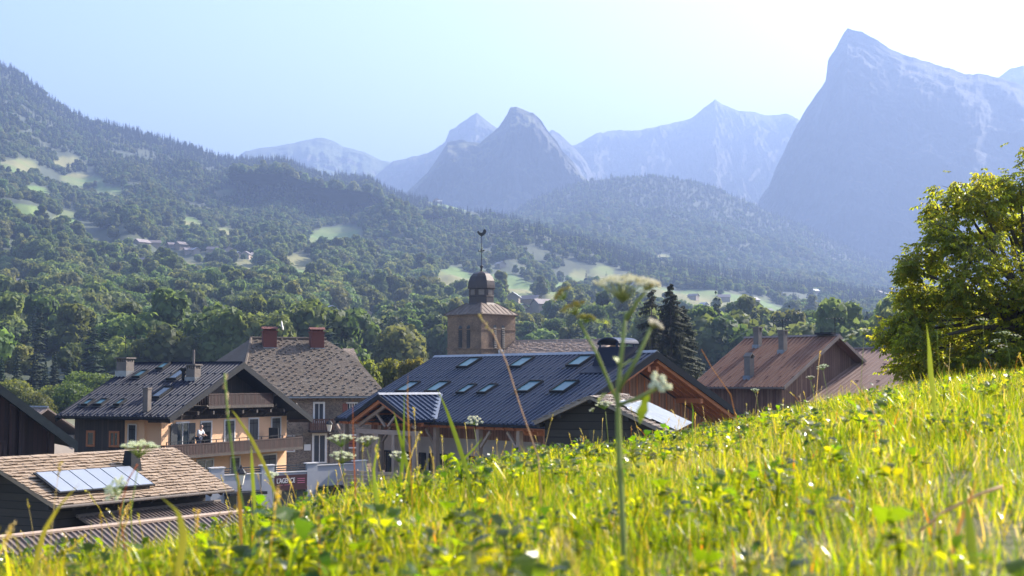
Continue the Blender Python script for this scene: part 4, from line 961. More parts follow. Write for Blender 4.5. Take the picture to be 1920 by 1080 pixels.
# ------------------------------------------------------------------ church: bell tower and nave
t = thing('church', 'old stone church with square bell tower, domed lantern and long stone roof', 'church', (-3.55, 165, -GZ), R(-44))
hs = 2.78; zc = 7.72 + GZ
b = MB(); b.box(-hs, hs, -hs, hs, -1, zc); twr = b.build('tower', m_tower, t)
b = MB()
for z_, d_ in ((zc - 1.85, .07), (zc - 4.05, .09), (zc - .18, .10)): 
    for s in (-1, 1):
        b.box(-hs - d_, hs + d_, s * hs + (0.002 if s > 0 else -d_), s * hs + (d_ if s > 0 else -.002), z_, z_ + .17); b.box(s * hs + (0.002 if s > 0 else -d_), s * hs + (d_ if s > 0 else -.002), -hs, hs, z_, z_ + .17)
b.build('string_course', m_tower, twr)
def arch_poly(c, w_, z0, z1): return [(c - w_, z0), (c + w_, z0), (c + w_, z1 - w_)] + [(c + w_ * math.cos(a), z1 - w_ + w_ * math.sin(a)) for a in np.linspace(.3, math.pi - .3, 5)] + [(c - w_, z1 - w_)]
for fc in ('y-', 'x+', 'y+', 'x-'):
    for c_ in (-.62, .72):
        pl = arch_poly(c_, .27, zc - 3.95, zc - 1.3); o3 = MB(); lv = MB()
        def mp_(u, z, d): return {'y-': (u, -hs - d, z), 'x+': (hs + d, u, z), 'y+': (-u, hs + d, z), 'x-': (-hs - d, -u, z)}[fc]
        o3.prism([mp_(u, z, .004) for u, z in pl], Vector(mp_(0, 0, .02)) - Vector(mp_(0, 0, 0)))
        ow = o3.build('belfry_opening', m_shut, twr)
        for z_ in np.arange(zc - 3.85, zc - 1.6, .22):
            lv.prism([mp_(c_ - .25, z_, .025), mp_(c_ + .25, z_, .025), mp_(c_ + .25, z_ - .1, .12), mp_(c_ - .25, z_ - .1, .12)], (0, 0, .04))
        lv.build('louvres', m_dwood, ow)
b = MB(); e_ = hs + .32; tz = 1.32; ri = 1.25
vs = [(-e_, -e_, zc - .02), (e_, -e_, zc - .02), (e_, e_, zc - .02), (-e_, e_, zc - .02), (-ri, -ri, zc + tz), (ri, -ri, zc + tz), (ri, ri, zc + tz), (-ri, ri, zc + tz), (-e_, -e_, zc - .12), (e_, -e_, zc - .12), (e_, e_, zc - .12), (-e_, e_, zc - .12)]
b.add(vs, [(0, 1, 5, 4), (1, 2, 6, 5), (2, 3, 7, 6), (3, 0, 4, 7), (4, 5, 6, 7), (8, 11, 10, 9), (0, 8, 9, 1), (1, 9, 10, 2), (2, 10, 11, 3), (3, 11, 8, 0)])
for q in ((1, 1), (1, -1), (-1, 1), (-1, -1)): b.bar((q[0] * e_, q[1] * e_, zc + .03), (q[0] * ri, q[1] * ri, zc + tz + .05), .16, .06)
for fc in range(4):
    for i in range(9):
        u = -e_ * .9 + i * e_ * .225; v1 = max(abs(u), ri); zt = zc + tz * (e_ - v1) / (e_ - ri); P0 = Vector((u, -e_, zc + .01)); P1 = Vector((u, -v1, zt + .01)); M_ = Matrix.Rotation(fc * math.pi / 2, 3, 'Z')
        if (P1 - P0).length > .2: b.bar(M_ @ P0 + Vector((0, 0, .03)), M_ @ P1 + Vector((0, 0, .03)), .06, .04)
b.build('tower_roof', mat('lead_sheet', (0.20, 0.15, 0.12), 0.7, (0.08, 0.055, 0.04), 1.2, 1.0, metallic=.3), twr)
b = MB(); zl = zc + 1.0
b.lathe([(1.72, zl), (1.56, zl + .35), (1.53, zl + 1.0), (1.57, zl + 1.03), (1.57, zl + 1.13), (1.51, zl + 1.16), (1.51, zl + 1.95), (1.70, zl + 2.0), (1.70, zl + 2.12), (1.68, zl + 2.4), (1.60, zl + 2.9), (1.38, zl + 3.4), (1.04, zl + 3.75), (.56, zl + 3.97), (.16, zl + 4.07), (.12, zl + 4.15)], 8, a0=math.pi / 8)
ln = b.build('lantern', m_copper, twr, bevel=.02)
b = MB()
for i in range(8):
    a = math.pi / 4 * i
    d = Vector((math.cos(a), math.sin(a), 0)); s_ = Vector((-d.y, d.x, 0)); c_ = d * 1.41 + Vector((0, 0, zl + 1.25))
    b.prism([c_ - s_ * .33, c_ + s_ * .33, c_ + s_ * .33 + Vector((0, 0, .6)), c_ - s_ * .33 + Vector((0, 0, .6))], d * .05)
b.build('lantern_louvre', m_conc, ln)
b = MB(); zf = zl + 4.1
b.tube([(0, 0, zf), (0, 0, zf + .35)], .12, 8); b.lathe([(.06, zf + .3), (.2, zf + .42), (.2, zf + .58), (.06, zf + .72)], 8); b.tube([(0, 0, zf + .6), (0, 0, zf + 4.0)], [.06, .03], 6)
b.tube([(-.42, .0, zf + 2.35), (.42, 0, zf + 2.35)], .04, 5); b.tube([(0, -.42, zf + 2.35), (0, .42, zf + 2.35)], .04, 5)
for s in (-1, 1): b.lathe([(0.02, zf + 2.24), (.11, zf + 2.35), (.02, zf + 2.46)], 6, c=(s * .4, 0)); 
for s in (-1, 1): b.tube([(s * .2, 0, zf + 2.15), (s * .05, 0, zf + 2.5), (s * .2, 0, zf + 2.62)], .025, 4)
fin = b.build('finial_cross', m_iron, twr)
b = MB(); zk = zf + 4.0
ck = [(-.50, .20), (-.60, .30), (-.55, .48), (-.42, .54), (-.34, .40), (-.20, .30), (.06, .28), (.20, .42), (.26, .66), (.42, .74), (.60, .62), (.64, .42), (.54, .16), (.30, -.04), (.06, -.14), (.03, -.26), (-.06, -.26), (-.08, -.12), (-.34, .0)]
cr = [Vector((x * .6, x * .6, zk + z * .95 + .2)) for x, z in ck]
b.prism(cr, (-.05, .05, 0)); b.build('weathercock', m_iron, fin)
# the dial on the right-hand face, near the roof line
b = MB(); dr = [Vector((hs + .03, 0.35 + .42 * math.cos(a), zc - 4.35 + .42 * math.sin(a))) for a in np.linspace(0, 2 * math.pi, 20)[:-1]]
b.prism([(p_.x, p_.y, p_.z) for p_ in dr], (.05, 0, 0)); ck_ = b.build('clock_dial', m_white, twr)
b = MB(); b.bar((hs + .095, .35, zc - 4.35), (hs + .095, .1, zc - 4.1), .05, .03); b.bar((hs + .095, .35, zc - 4.35), (hs + .095, .62, zc - 4.3), .05, .03); b.build('clock_hand', m_iron, ck_)
# nave
ca, sa = math.cos(R(-30)), math.sin(R(-30))
nv = bpy.data.objects.new('nave', None); COL.objects.link(nv); nv.parent = t
nv.rotation_euler = (0, 0, R(14)); 
_c, _s = math.cos(R(44)), math.sin(R(44)); dx, dy = 0.35 + 3.55, 0.0; nv.location = (_c * dx - _s * dy, _s * dx + _c * dy, 0)
Ln, Wn, zn = 12.6, 6.4, 4.62 + GZ; kn = .5
r = MB()
slab(r, (0, 0, zn), (Ln, 0, zn), (Ln, -Wn, zn - kn * Wn), (0, -Wn, zn - kn * Wn), .15); slab(r, (Ln, 0, zn), (0, 0, zn), (0, Wn, zn - kn * Wn), (Ln, Wn, zn - kn * Wn), .15)
tiles(r, (0, 0, zn), (Ln, 0, zn), (Ln, -Wn, zn - kn * Wn), (0, -Wn, zn - kn * Wn), 22, 34, .06, 9, .8, .05, guard=True); r.tube([(0, 0, zn + .05), (Ln, 0, zn + .05)], .12, 6)
r.build('roof', mat('pale_stone_tile', (0.24, 0.16, 0.12), 0.8, (0.36, 0.27, 0.21), 1.2, 1.0, .3), nv)
b = MB(); gable_wall(b, Ln - 1.4, Ln - 1.0, -Wn + .6, Wn - .6, zn - .3, kn, z0=-1); b.box(0, Ln - 1.403, -Wn + .6, Wn - .6, -1, zn - kn * Wn + .1); b.build('wall', m_tower, nv)
b = MB()
for s in (-1, 1): b.prism([(Ln + .002, 0, zn + .08), (Ln + .002, s * Wn, zn - kn * Wn + .08), (Ln + .002, s * Wn, zn - kn * Wn - .25), (Ln + .002, 0, zn - .25)], (.06, 0, 0))
b.build('bargeboard', m_post, nv)

# ------------------------------------------------------------------ rusty-roofed barn and its lower shed
L_, W, zr, ze = 6.91, 5.39, 2.68 + GZ, -.32 + GZ; k = (zr - ze) / W
t = thing('rusty_roofed_barn', 'brown timber barn under a rusty ribbed metal roof with three chimneys', 'barn', (14.49, 88.46, -GZ), R(-47.4))
r = MB(); ribbed(r, (0, 0, zr), (L_, 0, zr), (L_, -W, ze), (0, -W, ze), .30, .06, .07, .12, (.42, .62, .8), .05, 3)
ribbed(r, (L_, 0, zr), (0, 0, zr), (0, W, ze), (L_, W, ze), .30, .06, .07, .12); r.build('roof', m_rust, t)
r = MB(); r.prism([(-.04, -.16, zr - .02), (-.04, 0, zr + .1), (-.04, .16, zr - .02)], (L_ + .08, 0, 0)); r.prism([(L_ + .002, .0, zr + .06), (L_ + .002, -W, ze + .06), (L_ + .002, -W, ze - .16), (L_ + .002, 0, zr - .16)], (.05, 0, 0))
r.prism([(L_ + .002, .003, zr + .06), (L_ + .002, W, ze + .06), (L_ + .002, W, ze - .16), (L_ + .002, .003, zr - .16)], (.05, 0, 0)); r.box(0, L_, -W - .1, -W - .01, ze - .1, ze - .01); r.build('edge_trim', m_brownsheet, t)
b = MB(); gable_wall(b, L_ - .8, L_ - .6, -W + .6, W - .5, zr - .16, k, z0=-1); b.box(.5, L_ - .803, -W + .6, W - .6, -1, ze + .1); b.build('wall', m_oldwood, t)
b = MB()
for yv in (-W + .3, -W / 2, 0, W / 2): b.bar((L_ - 1, yv, zr - k * abs(yv) - .17), (L_ - .04, yv, zr - k * abs(yv) - .17), .15, .18)
b.build('purlins', m_oldwood, t)
for x, y, h, w_ in ((1.75, -1.0, 1.25, .38), (4.1, -1.65, 1.35, .38), (3.73, -4.4, 1.45, .42)):
    c = chimney(t, x, y, zr + k * y - .35, w_, w_, h, m_conc, cap='arch' if w_ > .4 else 'slots')
antenna(t, 4.1, -1.65, zr + .2, .8); antenna(t, L_ - .2, -.1, zr - .1, 1.2)
b = MB(); b.box(5.4, 6.6, -.3, .1, zr + .08, zr + .2); b.build('ridge_vent', m_darktrim, t)
t = thing('shed', 'low lean-to shed with faded pinkish ribbed roof beside the rusty barn', 'shed', (20.6, 88.6, -GZ), R(-44))
L_, W, zr = 6.5, 7.6, 1.94 + GZ; k = 2.8 / 6.83
r = MB(); ribbed(r, (0, 0, zr), (L_, 0, zr), (L_, -W, zr - k * W), (-.3, -W, zr - k * W), .34, .07, .08, .12, (.3, .62), .08, 4)
ribbed(r, (L_, 0, zr), (0, 0, zr), (0, W * .6, zr - k * W * .6), (L_, W * .6, zr - k * W * .6), .34, .07, .08, .12); r.build('roof', m_rust2, t)
r = MB(); r.tube([(-.05, 0, zr + .05), (L_, 0, zr + .05)], .1, 6); r.bar((.05, -.1, zr + .08), (-.25, -W, zr - k * W + .08), .5, .05); r.build('edge_trim', m_brownsheet, t)
b = MB(); b.box(.3, L_ - .4, -W + .6, W * .5, -1, zr - k * W + .2); b.prism([(L_ - .5, -W + .6, 2), (L_ - .5, W * .5, 2), (L_ - .5, W * .5, zr - .15 - k * W * .5), (L_ - .5, 0, zr - .15), (L_ - .5, -W + .6, zr - .15 - k * (W - .6))], (.2, 0, 0)); b.build('wall', m_oldwood, t)

# ------------------------------------------------------------------ old barn with white metal sheets
t = thing('old_barn', 'blackened log barn with stone-tiled roof patched with white metal sheets', 'barn', (2.73, 50.2, -GZ), R(79.5))
L_, W1, W2, zr = 11.5, 2.75, 2.0, -.52 + GZ; k = 1.21 / 2.6
r = MB()
slab(r, (0, 0, zr), (L_, 0, zr), (L_, -W1, zr - k * W1), (0, -W1, zr - k * W1), .1); slab(r, (L_, 0, zr), (0, 0, zr), (0, W2, zr - k * W2), (L_, W2, zr - k * W2), .1)
tiles(r, (0, 0, zr), (L_, 0, zr), (L_, -W1, zr - k * W1), (0, -W1, zr - k * W1), 13, 44, .05, 5, .9, .05); tiles(r, (L_, 0, zr), (0, 0, zr), (0, W2, zr - k * W2), (L_, W2, zr - k * W2), 10, 44, .05, 6, .9, .05)
r.build('roof', m_slab2, t)
n = Vector((0, -k, 1)).normalized()
for x0, x1, y0, y1, off in ((1.6, 4.7, -.75, -2.9, .12), (5.0, 10.8, -.95, -2.9, .13), (1.0, 1.5, -1.2, -2.0, .11)):
    b = MB(); q = [Vector((x0, y0, zr + k * y0)) + n * off, Vector((x1, y0 + .1, zr + k * (y0 + .1))) + n * off, Vector((x1, y1, zr + k * y1)) + n * off, Vector((x0, y1, zr + k * y1)) + n * off]
    b.prism(q, n * .02)
    for i in range(int((x1 - x0) / .42)):
        c_ = x0 + .2 + i * .42; b.prism([Vector((c_, y0, zr + k * y0)) + n * (off + .021), Vector((c_ + .05, y0, zr + k * y0)) + n * (off + .021), Vector((c_ + .05, y1, zr + k * y1)) + n * (off + .021), Vector((c_, y1, zr + k * y1)) + n * (off + .021)], n * .03)
    b.build('metal_sheet', m_whitesheet, t)
b = MB(); gable_wall(b, .6, .8, -W1 + .4, W2 - .3, zr - .12, k, z0=-1); b.box(.803, L_ - .5, -W1 + .4, W2 - .3, -1, zr - k * W2 - .1); b.build('log_wall', m_blackwood, t)
b = MB()
for yv in (-W1 + .2, -1.3, 0, 1.1, W2 - .15): b.bar((0.05, yv, zr - k * abs(yv) - .12), (1.2, yv, zr - k * abs(yv) - .12), .12, .13)
b.build('purlins', m_blackwood, t)
b = MB(); b.box(.55, .597, -.5, .1, zr - 1.75, zr - 1.2); b.build('window', m_glass, t)

# ------------------------------------------------------------------ stone-slab cottage with solar panels (lower left)
L_, W1, W2, zr = 8.84, 3.15, 2.98, -2.67 + GZ; k = (4.13 - 2.67) / 2.98
t = thing('slab_roofed_cottage', 'dark log cottage under a stone-slab roof with solar panels, lower left', 'house', (-18.23, 50.24, -GZ), R(59.3))
r = MB()
slab(r, (-.5, 0, zr), (L_, 0, zr), (L_, -W1, zr - k * W1), (0, -W1, zr - k * W1), .12); slab(r, (L_, 0, zr), (-.5, 0, zr), (-.5, W2, zr - k * W2), (L_, W2, zr - k * W2), .12)
tiles(r, (-.5, 0, zr), (L_, 0, zr), (L_, -W1, zr - k * W1), (0, -W1, zr - k * W1), 17, 36, .045, 15, 1.0, .04); tiles(r, (L_, 0, zr), (-.5, 0, zr), (-.5, W2, zr - k * W2), (L_, W2, zr - k * W2), 14, 30, .07, 16, 1.0, .06)
r.build('roof', m_slab, t)
n = Vector((0, -k, 1)).normalized(); e = Vector((0, -1, -k)).normalized()
b = MB(); c0 = Vector((.55, -1.45, zr - k * 1.45)) + n * .16; c1 = Vector((4.98, -1.45, zr - k * 1.45)) + n * .16; le = 1.38
b.prism([c0 - e * .05 - Vector((.06, 0, 0)), c1 - e * .05 + Vector((.06, 0, 0)), c1 + e * (le + .05) + Vector((.06, 0, 0)), c0 + e * (le + .05) - Vector((.06, 0, 0))], n * .05)
fr_ = b.build('solar_array', m_darktrim, t)
for i in range(6):
    a_ = lerp(c0, c1, i / 6 + .006) + n * .052; b_ = lerp(c0, c1, (i + 1) / 6 - .006) + n * .052
    q = MB(); q.prism([a_, b_, b_ + e * le, a_ + e * le], n * .02); q.build('solar_panel', m_panel if i else (m_panel := mat('solar_panel', (0.21, 0.23, 0.275), 0.3, (0.27, 0.29, 0.33), .8, 1, spec=.8)), fr_)
b = MB(); vs = [(5.05, -1.55, zr - .9), (5.65, -1.55, zr - .9), (5.65, -1.0, zr - .9), (5.05, -1.0, zr - .9), (5.15, -1.45, zr + .05), (5.55, -1.45, zr + .05), (5.55, -1.1, zr + .05), (5.15, -1.1, zr + .05)]
b.add(vs, [(0, 3, 2, 1), (4, 5, 6, 7), (0, 1, 5, 4), (1, 2, 6, 5), (2, 3, 7, 6), (3, 0, 4, 7)]); b.build('chimney', m_darktrim, t)
b = MB(); gable_wall(b, .75, .95, -W1 + .8, W2 - .6, zr - .16, k, z0=-1); b.box(.953, L_ - .6, -W1 + .8, W2 - .6, -1, zr - k * W1 + .1); gable_wall(b, L_ - .597, L_ - .5, -W1 + .8, W2 - .6, zr - .16, k, z0=zr - k * W1 + .103); b.build('log_wall', m_blackwood, t)
b = MB()
for yv in (-W1 + .3, -1.5, 0, 1.5, W2 - .3): b.bar((-.05, yv, zr - k * abs(yv) - .14), (L_ - .02, yv, zr - k * abs(yv) - .14), .14, .16)
for xv in np.arange(.3, L_, .62): b.bar((xv, -W1 + 1.2, zr - k * (W1 - 1.2) - .14), (xv, -W1 + .03, zr - k * (W1 - .03) - .14), .09, .11)
b.build('rafters', m_blackwood, t)
b = MB(); b.tube([(0, -W1 - .06, zr - k * W1 - .06), (L_ + .05, -W1 - .06, zr - k * W1 - .06)], .06, 8); b.build('gutter', m_conc, t)
# low ribbed annex and the nearest roof
t = thing('low_annex', 'low brown ribbed annex roof under the cottage eave', 'annex', to_world(t, 1.6, -2.6, 0), R(59.3))
r = MB(); z0 = -4.75 + GZ
ribbed(r, (0, 0, z0), (7.2, 0, z0), (7.2, -2.6, z0 - .85), (-.2, -2.6, z0 - .85), .2, .05, .05, .08); r.build('roof', m_brownsheet, t)
r = MB(); r.bar((-.2, -.9, z0 - .2), (3.6, -.9, z0 - .2), .1, .05); r.tube([(-.1, 0, z0 + .04), (7.2, 0, z0 + .04)], .07, 6); r.build('ridge_trim', m_conc, t)
b = MB(); b.box(.1, 7.0, -2.3, .3, -1, z0 - .95); b.build('wall', m_blackwood, t)
t = thing('near_shed', 'long low brown ribbed shed roof at the bottom left corner', 'shed', (-12.92, 36.18, -GZ), R(56.5))
r = MB(); z0 = -3.98 + GZ
ribbed(r, (-3.5, 0, z0), (8.6, 0, z0), (8.6, -2.2, z0 - .52 * 2.2), (-3.5, -2.2, z0 - .52 * 2.2), .20, .05, .06, .08); ribbed(r, (8.6, 0, z0), (-3.5, 0, z0), (-3.5, 2.0, z0 - 1.0), (8.6, 2.0, z0 - 1.0), .2, .05, .06, .08); r.build('roof', m_brownsheet, t)
r = MB(); r.tube([(-3.5, 0, z0 + .05), (8.65, 0, z0 + .05)], .07, 8); r.build('ridge_trim', m_post, t)
b = MB(); b.box(-3, 8.2, -1.9, 1.7, -1, z0 - 1.05); b.build('wall', m_blackwood, t)

# ------------------------------------------------------------------ red-brown chalet at the left edge, ribbed roof behind it
t = thing('red_brown_chalet', 'red-brown boarded chalet with thick dark roof edge cut by the left frame', 'house', (-28.6, 66.1, -GZ), R(118))
zr = 3.35 + GZ; k = .765; W = 8.3; L_ = 11
r = MB(); slab(r, (0, 0, zr), (L_, 0, zr), (L_, -W, zr - k * W), (0, -W, zr - k * W), .3); slab(r, (L_, 0, zr), (0, 0, zr), (0, W, zr - k * W), (L_, W, zr - k * W), .3); r.build('roof', m_darktrim, t)
b = MB()
for s in (-1, 1): b.prism([(-.06, 0, zr + .05), (-.06, s * W, zr - k * W + .05), (-.06, s * W, zr - k * W - .42), (-.06, 0, zr - .42)], (.055, 0, 0))
b.build('bargeboard', mat('mossy_board', (0.05, 0.052, 0.045), .8, (0.03, 0.03, 0.028), 3, 1), t)
b = MB(); gable_wall(b, 1.1, 1.3, -W + .9, W - .9, zr - .35, k, z0=-1); b.box(1.303, L_ - .5, -W + .9, W - .9, -1, zr - k * W + .2); b.build('wall', m_rwood, t)
for yv in (-5.35, -6.9 + 1.1, -7.2):
    b = MB(); b.box(.75, 1.09, yv - .14, yv + .14, -1, zr - k * abs(yv) - .36); b.build('post', m_rwood, t)
bl = MB(); bl.box(.2, 1.09, -5.0, 5, -3.25 + GZ - .75, -3.25 + GZ - .6); o3 = bl.build('balcony', m_dwood, t)
r = MB()
for i in range(46): c_ = -4.95 + i * .2; r.box(.2, .24, c_ - .075, c_ + .075, -3.85 + GZ, -2.95 + GZ)
r.box(.16, .28, -5, 5, -2.948 + GZ, -2.86 + GZ); r.build('railing', m_rwood, o3)
r = MB()
for i in range(46): c_ = -4.95 + i * .2; r.prism([(.14, c_ - .08, -3.87 + GZ), (.14, c_ + .08, -3.87 + GZ), (.14, c_, -4.05 + GZ)], (.03, 0, 0))
r.build('white_scallop', m_white, o3)
b = MB(); b.box(.7, .745, -5.45, -5.25, -3.95 + GZ, -3.65 + GZ); b.build('meter_box', m_white, t)
t2 = thing('pale_roofed_house', 'house showing only its pale ribbed roof behind the red-brown chalet', 'house', (-39.6, 107.4, -GZ), R(-24))
r = MB(); zr = -1.95 + GZ; k = .5
ribbed(r, (0, 0, zr), (6.0, 0, zr), (6.0, -4.5, zr - k * 4.5), (0, -4.5, zr - k * 4.5), .3, .05, .07, .12, (.2, .5, .8), .1); ribbed(r, (6, 0, zr), (0, 0, zr), (0, 4.5, zr - k * 4.5), (6, 4.5, zr - k * 4.5), .3, .05, .07, .12); r.build('roof', m_brownsheet, t2)
b = MB(); b.box(.5, 5.4, -4, 4, -1, zr - 2.1); b.build('wall', m_beige, t2)
r = MB(); r.tube([(0, 0, zr + .05), (6, 0, zr + .05)], .1, 6); r.build('ridge_trim', m_trim, t2)
# small masonry chimney with a slab cap rising between the roofs
t3 = thing('roof_chimney_shed', 'small shed with masonry chimney and sign beside the red-brown chalet', 'shed', (-20.4, 60.5, -GZ), R(20))
b = MB(); b.box(-1.5, 1.2, -1, 1, -1, 4.6); b.build('wall', m_blackwood, t3)
b = MB(); b.prism([(-1.8, -1.4, 4.55), (-1.8, 0, 5.0), (-1.8, 1.4, 4.55)], (3.4, 0, 0)); b.build('roof', m_darktrim, t3)
chimney(t3, -.2, 0, 4.5, .62, .5, .85, m_stone, cap='plain', flash=False)

# ------------------------------------------------------------------ agency building with terrace parapet
t = thing('agency_building', 'low pale grey flat-roofed shop with piers and a maroon sign', 'shop', (-14.3, 68.0, -GZ), R(45))
zt = -4.15 + GZ
b = MB()
b.box(0, 9.5, .18, 7, -1, zt - .9); w_o = b.build('wall', m_greywall, t)
px_ = [(0, .75), (2.9, 3.65), (5.65, 6.3), (8.7, 9.5)]
for a0, a1 in px_:
    b = MB(); b.box(a0, a1, 0, .177, -1, zt); p_o = b.build('pier', m_greywall, t); b = MB(); b.box(a0 - .04, a1 + .04, -.04, .24, zt + .003, zt + .06); b.build('pier_cap', m_white, p_o)
for a0, a1, hh in ((.753, 2.897, .36), (3.653, 5.647, .38), (6.303, 8.697, .12)):
    b = MB(); b.box(a0, a1, .05, .177, zt - 1.15, zt - hh); o3 = b.build('parapet', m_greywall, t)
    b = MB(); b.box(a0, a1, 0, .22, zt - hh + .003, zt - hh + .045); b.build('coping', m_white, o3)
    b = MB()
    for z_ in (zt - .07, zt - .19, zt - .29):
        if z_ > zt - hh: b.box(a0, a1, .1, .14, z_, z_ + .06)
    b.build('rail', m_shut, o3)
b = MB(); b.box(3.653, 5.647, -.01, .045, zt - 1.25, zt - .5); sg = b.build('sign_board', mat('maroon_sign', (0.05, 0.010, 0.016), .5), t)
fc_ = bpy.data.curves.new('lettering', 'FONT'); fc_.body = "L'AGENCE"; fc_.size = .34; fc_.extrude = .004; fc_.align_x = 'LEFT'
fc_.materials.append(mat('sign_letters', (0.75, 0.72, 0.72), .6))
_tmp = bpy.data.objects.new('lettering', fc_); lt = bpy.data.objects.new('lettering', bpy.data.meshes.new_from_object(_tmp)); COL.objects.link(lt); lt.parent = sg; lt.location = (3.78, -.016, zt - .88); lt.rotation_euler = (R(90), 0, 0); lt.scale = (.72, 1, 1)
b = MB(); 
for i in range(3): b.box(5.05, 5.5, -.016, -.011, zt - .72 - i * .1, zt - .69 - i * .1)
for i in range(2): b.box(3.8 + i * .45, 4.15 + i * .5, -.016, -.011, zt - .99, zt - .97)
b.build('small_print', mat('pink_print', (0.45, 0.12, 0.2), .6), sg)
for a0, a1 in ((.9, 1.5), (1.7, 2.7), (3.7, 5.6), (6.4, 8.5)):
    b = MB(); b.box(a0, a1, .10, .175, 1.2, zt - 1.28); b.build('shop_window', m_glass, t)
b = MB(); b.box(0.753, 2.897, -.5, .04, zt - 1.32, zt - 1.18); b.box(6.303, 8.697, -.5, .04, zt - 1.32, zt - 1.18); b.build('awning', m_darktrim, t)
# board fence and low wall beyond the terrace
def fence(name, label, a, b_, z_, h, mm, n_=6):
    a = Vector(a); b_ = Vector(b_); t_ = thing(name, label, 'fence', (a.x, a.y, -GZ), math.atan2(b_.y - a.y, b_.x - a.x)); L0 = (b_ - a).length
    q = MB()
    for i in range(4): q.box(0, L0, -.02, .02, z_ + GZ + i * h / 4, z_ + GZ + i * h / 4 + h / 4 - .03)
    q.build('boards', mm, t_)
    for i in range(n_ + 1): q = MB(); q.box(i * L0 / n_ - .05, i * L0 / n_ + .05, .021, .12, -.5, z_ + GZ + h + .05); q.build('fence_post', mm, t_)
fence('board_fence', 'low brown board fence in front of the stone house', (-11.5, 86), (-8.2, 90.5), -5.85, .75, m_post)
fence('timber_fence', 'low grey timber fence in front of the hall porch', (-8.6, 73), (-4.4, 70.5), -5.3, .8, m_post)

def street_lamp(loc, h, label):
    t_ = thing('street_lamp', label, 'street lamp', (loc[0], loc[1], -GZ), .4, 'lantern street lamps')
    b = MB(); b.lathe([(.16, -.3), (.16, .5), (.09, .6), (.05, .8), (.04, h - .5), (.09, h - .46), (.03, h - .4), (.03, h - .3)], 8); b.build('pole', m_iron, t_)
    b = MB(); b.lathe([(.10, h - .3), (.20, h + .15), (.19, h + .15), (.09, h - .3)], 6); b.build('glass', mat('lamp_glass', (0.75, 0.7, 0.6), .3), t_)
    b = MB(); b.lathe([(.25, h + .153), (.24, h + .2), (.12, h + .36), (.05, h + .4), (.04, h + .5), (.01, h + .56)], 6); b.build('hood', m_iron, t_)
street_lamp((-11.9, 93.0), 9 - 2.95, 'black lantern lamp in front of the stone house facade')
street_lamp((-11.55, 61.0), 9 - 4.1, 'black lantern lamp in front of the agency shop wall')
# ------------------------------------------------------------------ trees near the village
def ray_pt(px, py, d):
    """point at distance d along the photo direction of a pixel"""
    a = (px - 960) / F; b_ = (540 - py) / F; cp, sp = math.cos(PITCH), math.sin(PITCH)
    v_ = Vector((a, cp - b_ * sp, sp + b_ * cp)); return v_ * (d / v_.y)
M_NEARB = leaf_mat('broadleaf_near', (0.075, 0.105, 0.022), (0.22, 0.26, 0.035), 0.6, 0.4, 0.25)
M_OLIVE = leaf_mat('olive_foliage', (0.085, 0.095, 0.022), (0.30, 0.29, 0.04), 0.6, 0.45, 0.2)
m_bark = mat('bark', (0.06, 0.045, 0.035), 0.95, (0.10, 0.08, 0.065), 6, 1, .5)
def tree_thing(name, label, loc, crown_me, h, cat='tree', group=None, s=(1, 1, 1), rz=0.0):
    t_ = thing(name, label, cat, loc, rz, group); t_.scale = s
    link('crown', crown_me, t_)
    q = MB(); q.tube([(0, 0, -.5), (.05, 0, h * .3), (-.05, .05, h * .7)], [.28, .2, .06], 7); q.build('trunk', m_bark, t_); return t_
nb = []
for i in range(4):
    v, f = crown_data(400 + i, 4.6, 5.2, 24 + i, 11000, 0.2, 5.4, leafy=.95, cs_=.6); nb.append(mesh_mixed('crown', v, f, M_NEARB))
spots = [(20, 705, 196, 'pale green rounded tree at the left frame edge'), (62, 735, 182, 'broad green tree above the red-brown chalet roof'), (100, 722, 205, 'low green tree between the dark conifers and chalet'), (133, 715, 188, 'big pale green tree left of the chalet roof'),
         (165, 692, 215, 'tall rounded tree behind the left chalet roof slope'), (203, 700, 210, 'dark green tree just left of the grey chimney'), (232, 712, 200, 'small rounded tree behind the chalet ridge end'), (-15, 730, 178, 'green tree cut by the left frame edge')]
for i, (px_, top, d, lb) in enumerate(spots):
    p = ray_pt(px_, top, d); hgt = p.z + 8.6; s_ = hgt / 10.4
    tree_thing('broadleaf_tree', lb, (p.x, p.y, -8.6), nb[i % 4], 8, group='trees left of the chalet', s=(s_, s_, s_), rz=i * 1.3)
cnear = [mesh_np('crown', *conifer_data(500 + i, 15, 2.5, 26, 13), M_CONF) for i in range(2)]
for i, (px_, top, d, lb) in enumerate([(33, 648, 232, 'tallest dark spruce near the left frame edge'), (66, 656, 236, 'dark spruce second from the left edge'), (103, 652, 240, 'dark pointed spruce above the pale green trees'), (130, 664, 238, 'dark spruce right of its pointed neighbour'),
                                       (4, 662, 236, 'dark spruce cut by the left frame edge'), (150, 676, 244, 'short dark spruce behind the tall round tree'), (86, 672, 228, 'small dark spruce between two taller spruces')]):
    p = ray_pt(px_, top, d); s_ = (p.z + 7.5) / 15
    tree_thing('spruce_tree', lb, (p.x, p.y, -7.5), cnear[i % 2], 14, group='dark spruces at the left', s=(s_, s_, s_), rz=i)
v, f = crown_data(450, 2.3, 4.2, 22, 5200, 0.17, 7.0, leafy=.9); ol = mesh_mixed('crown', v, f, M_OLIVE)
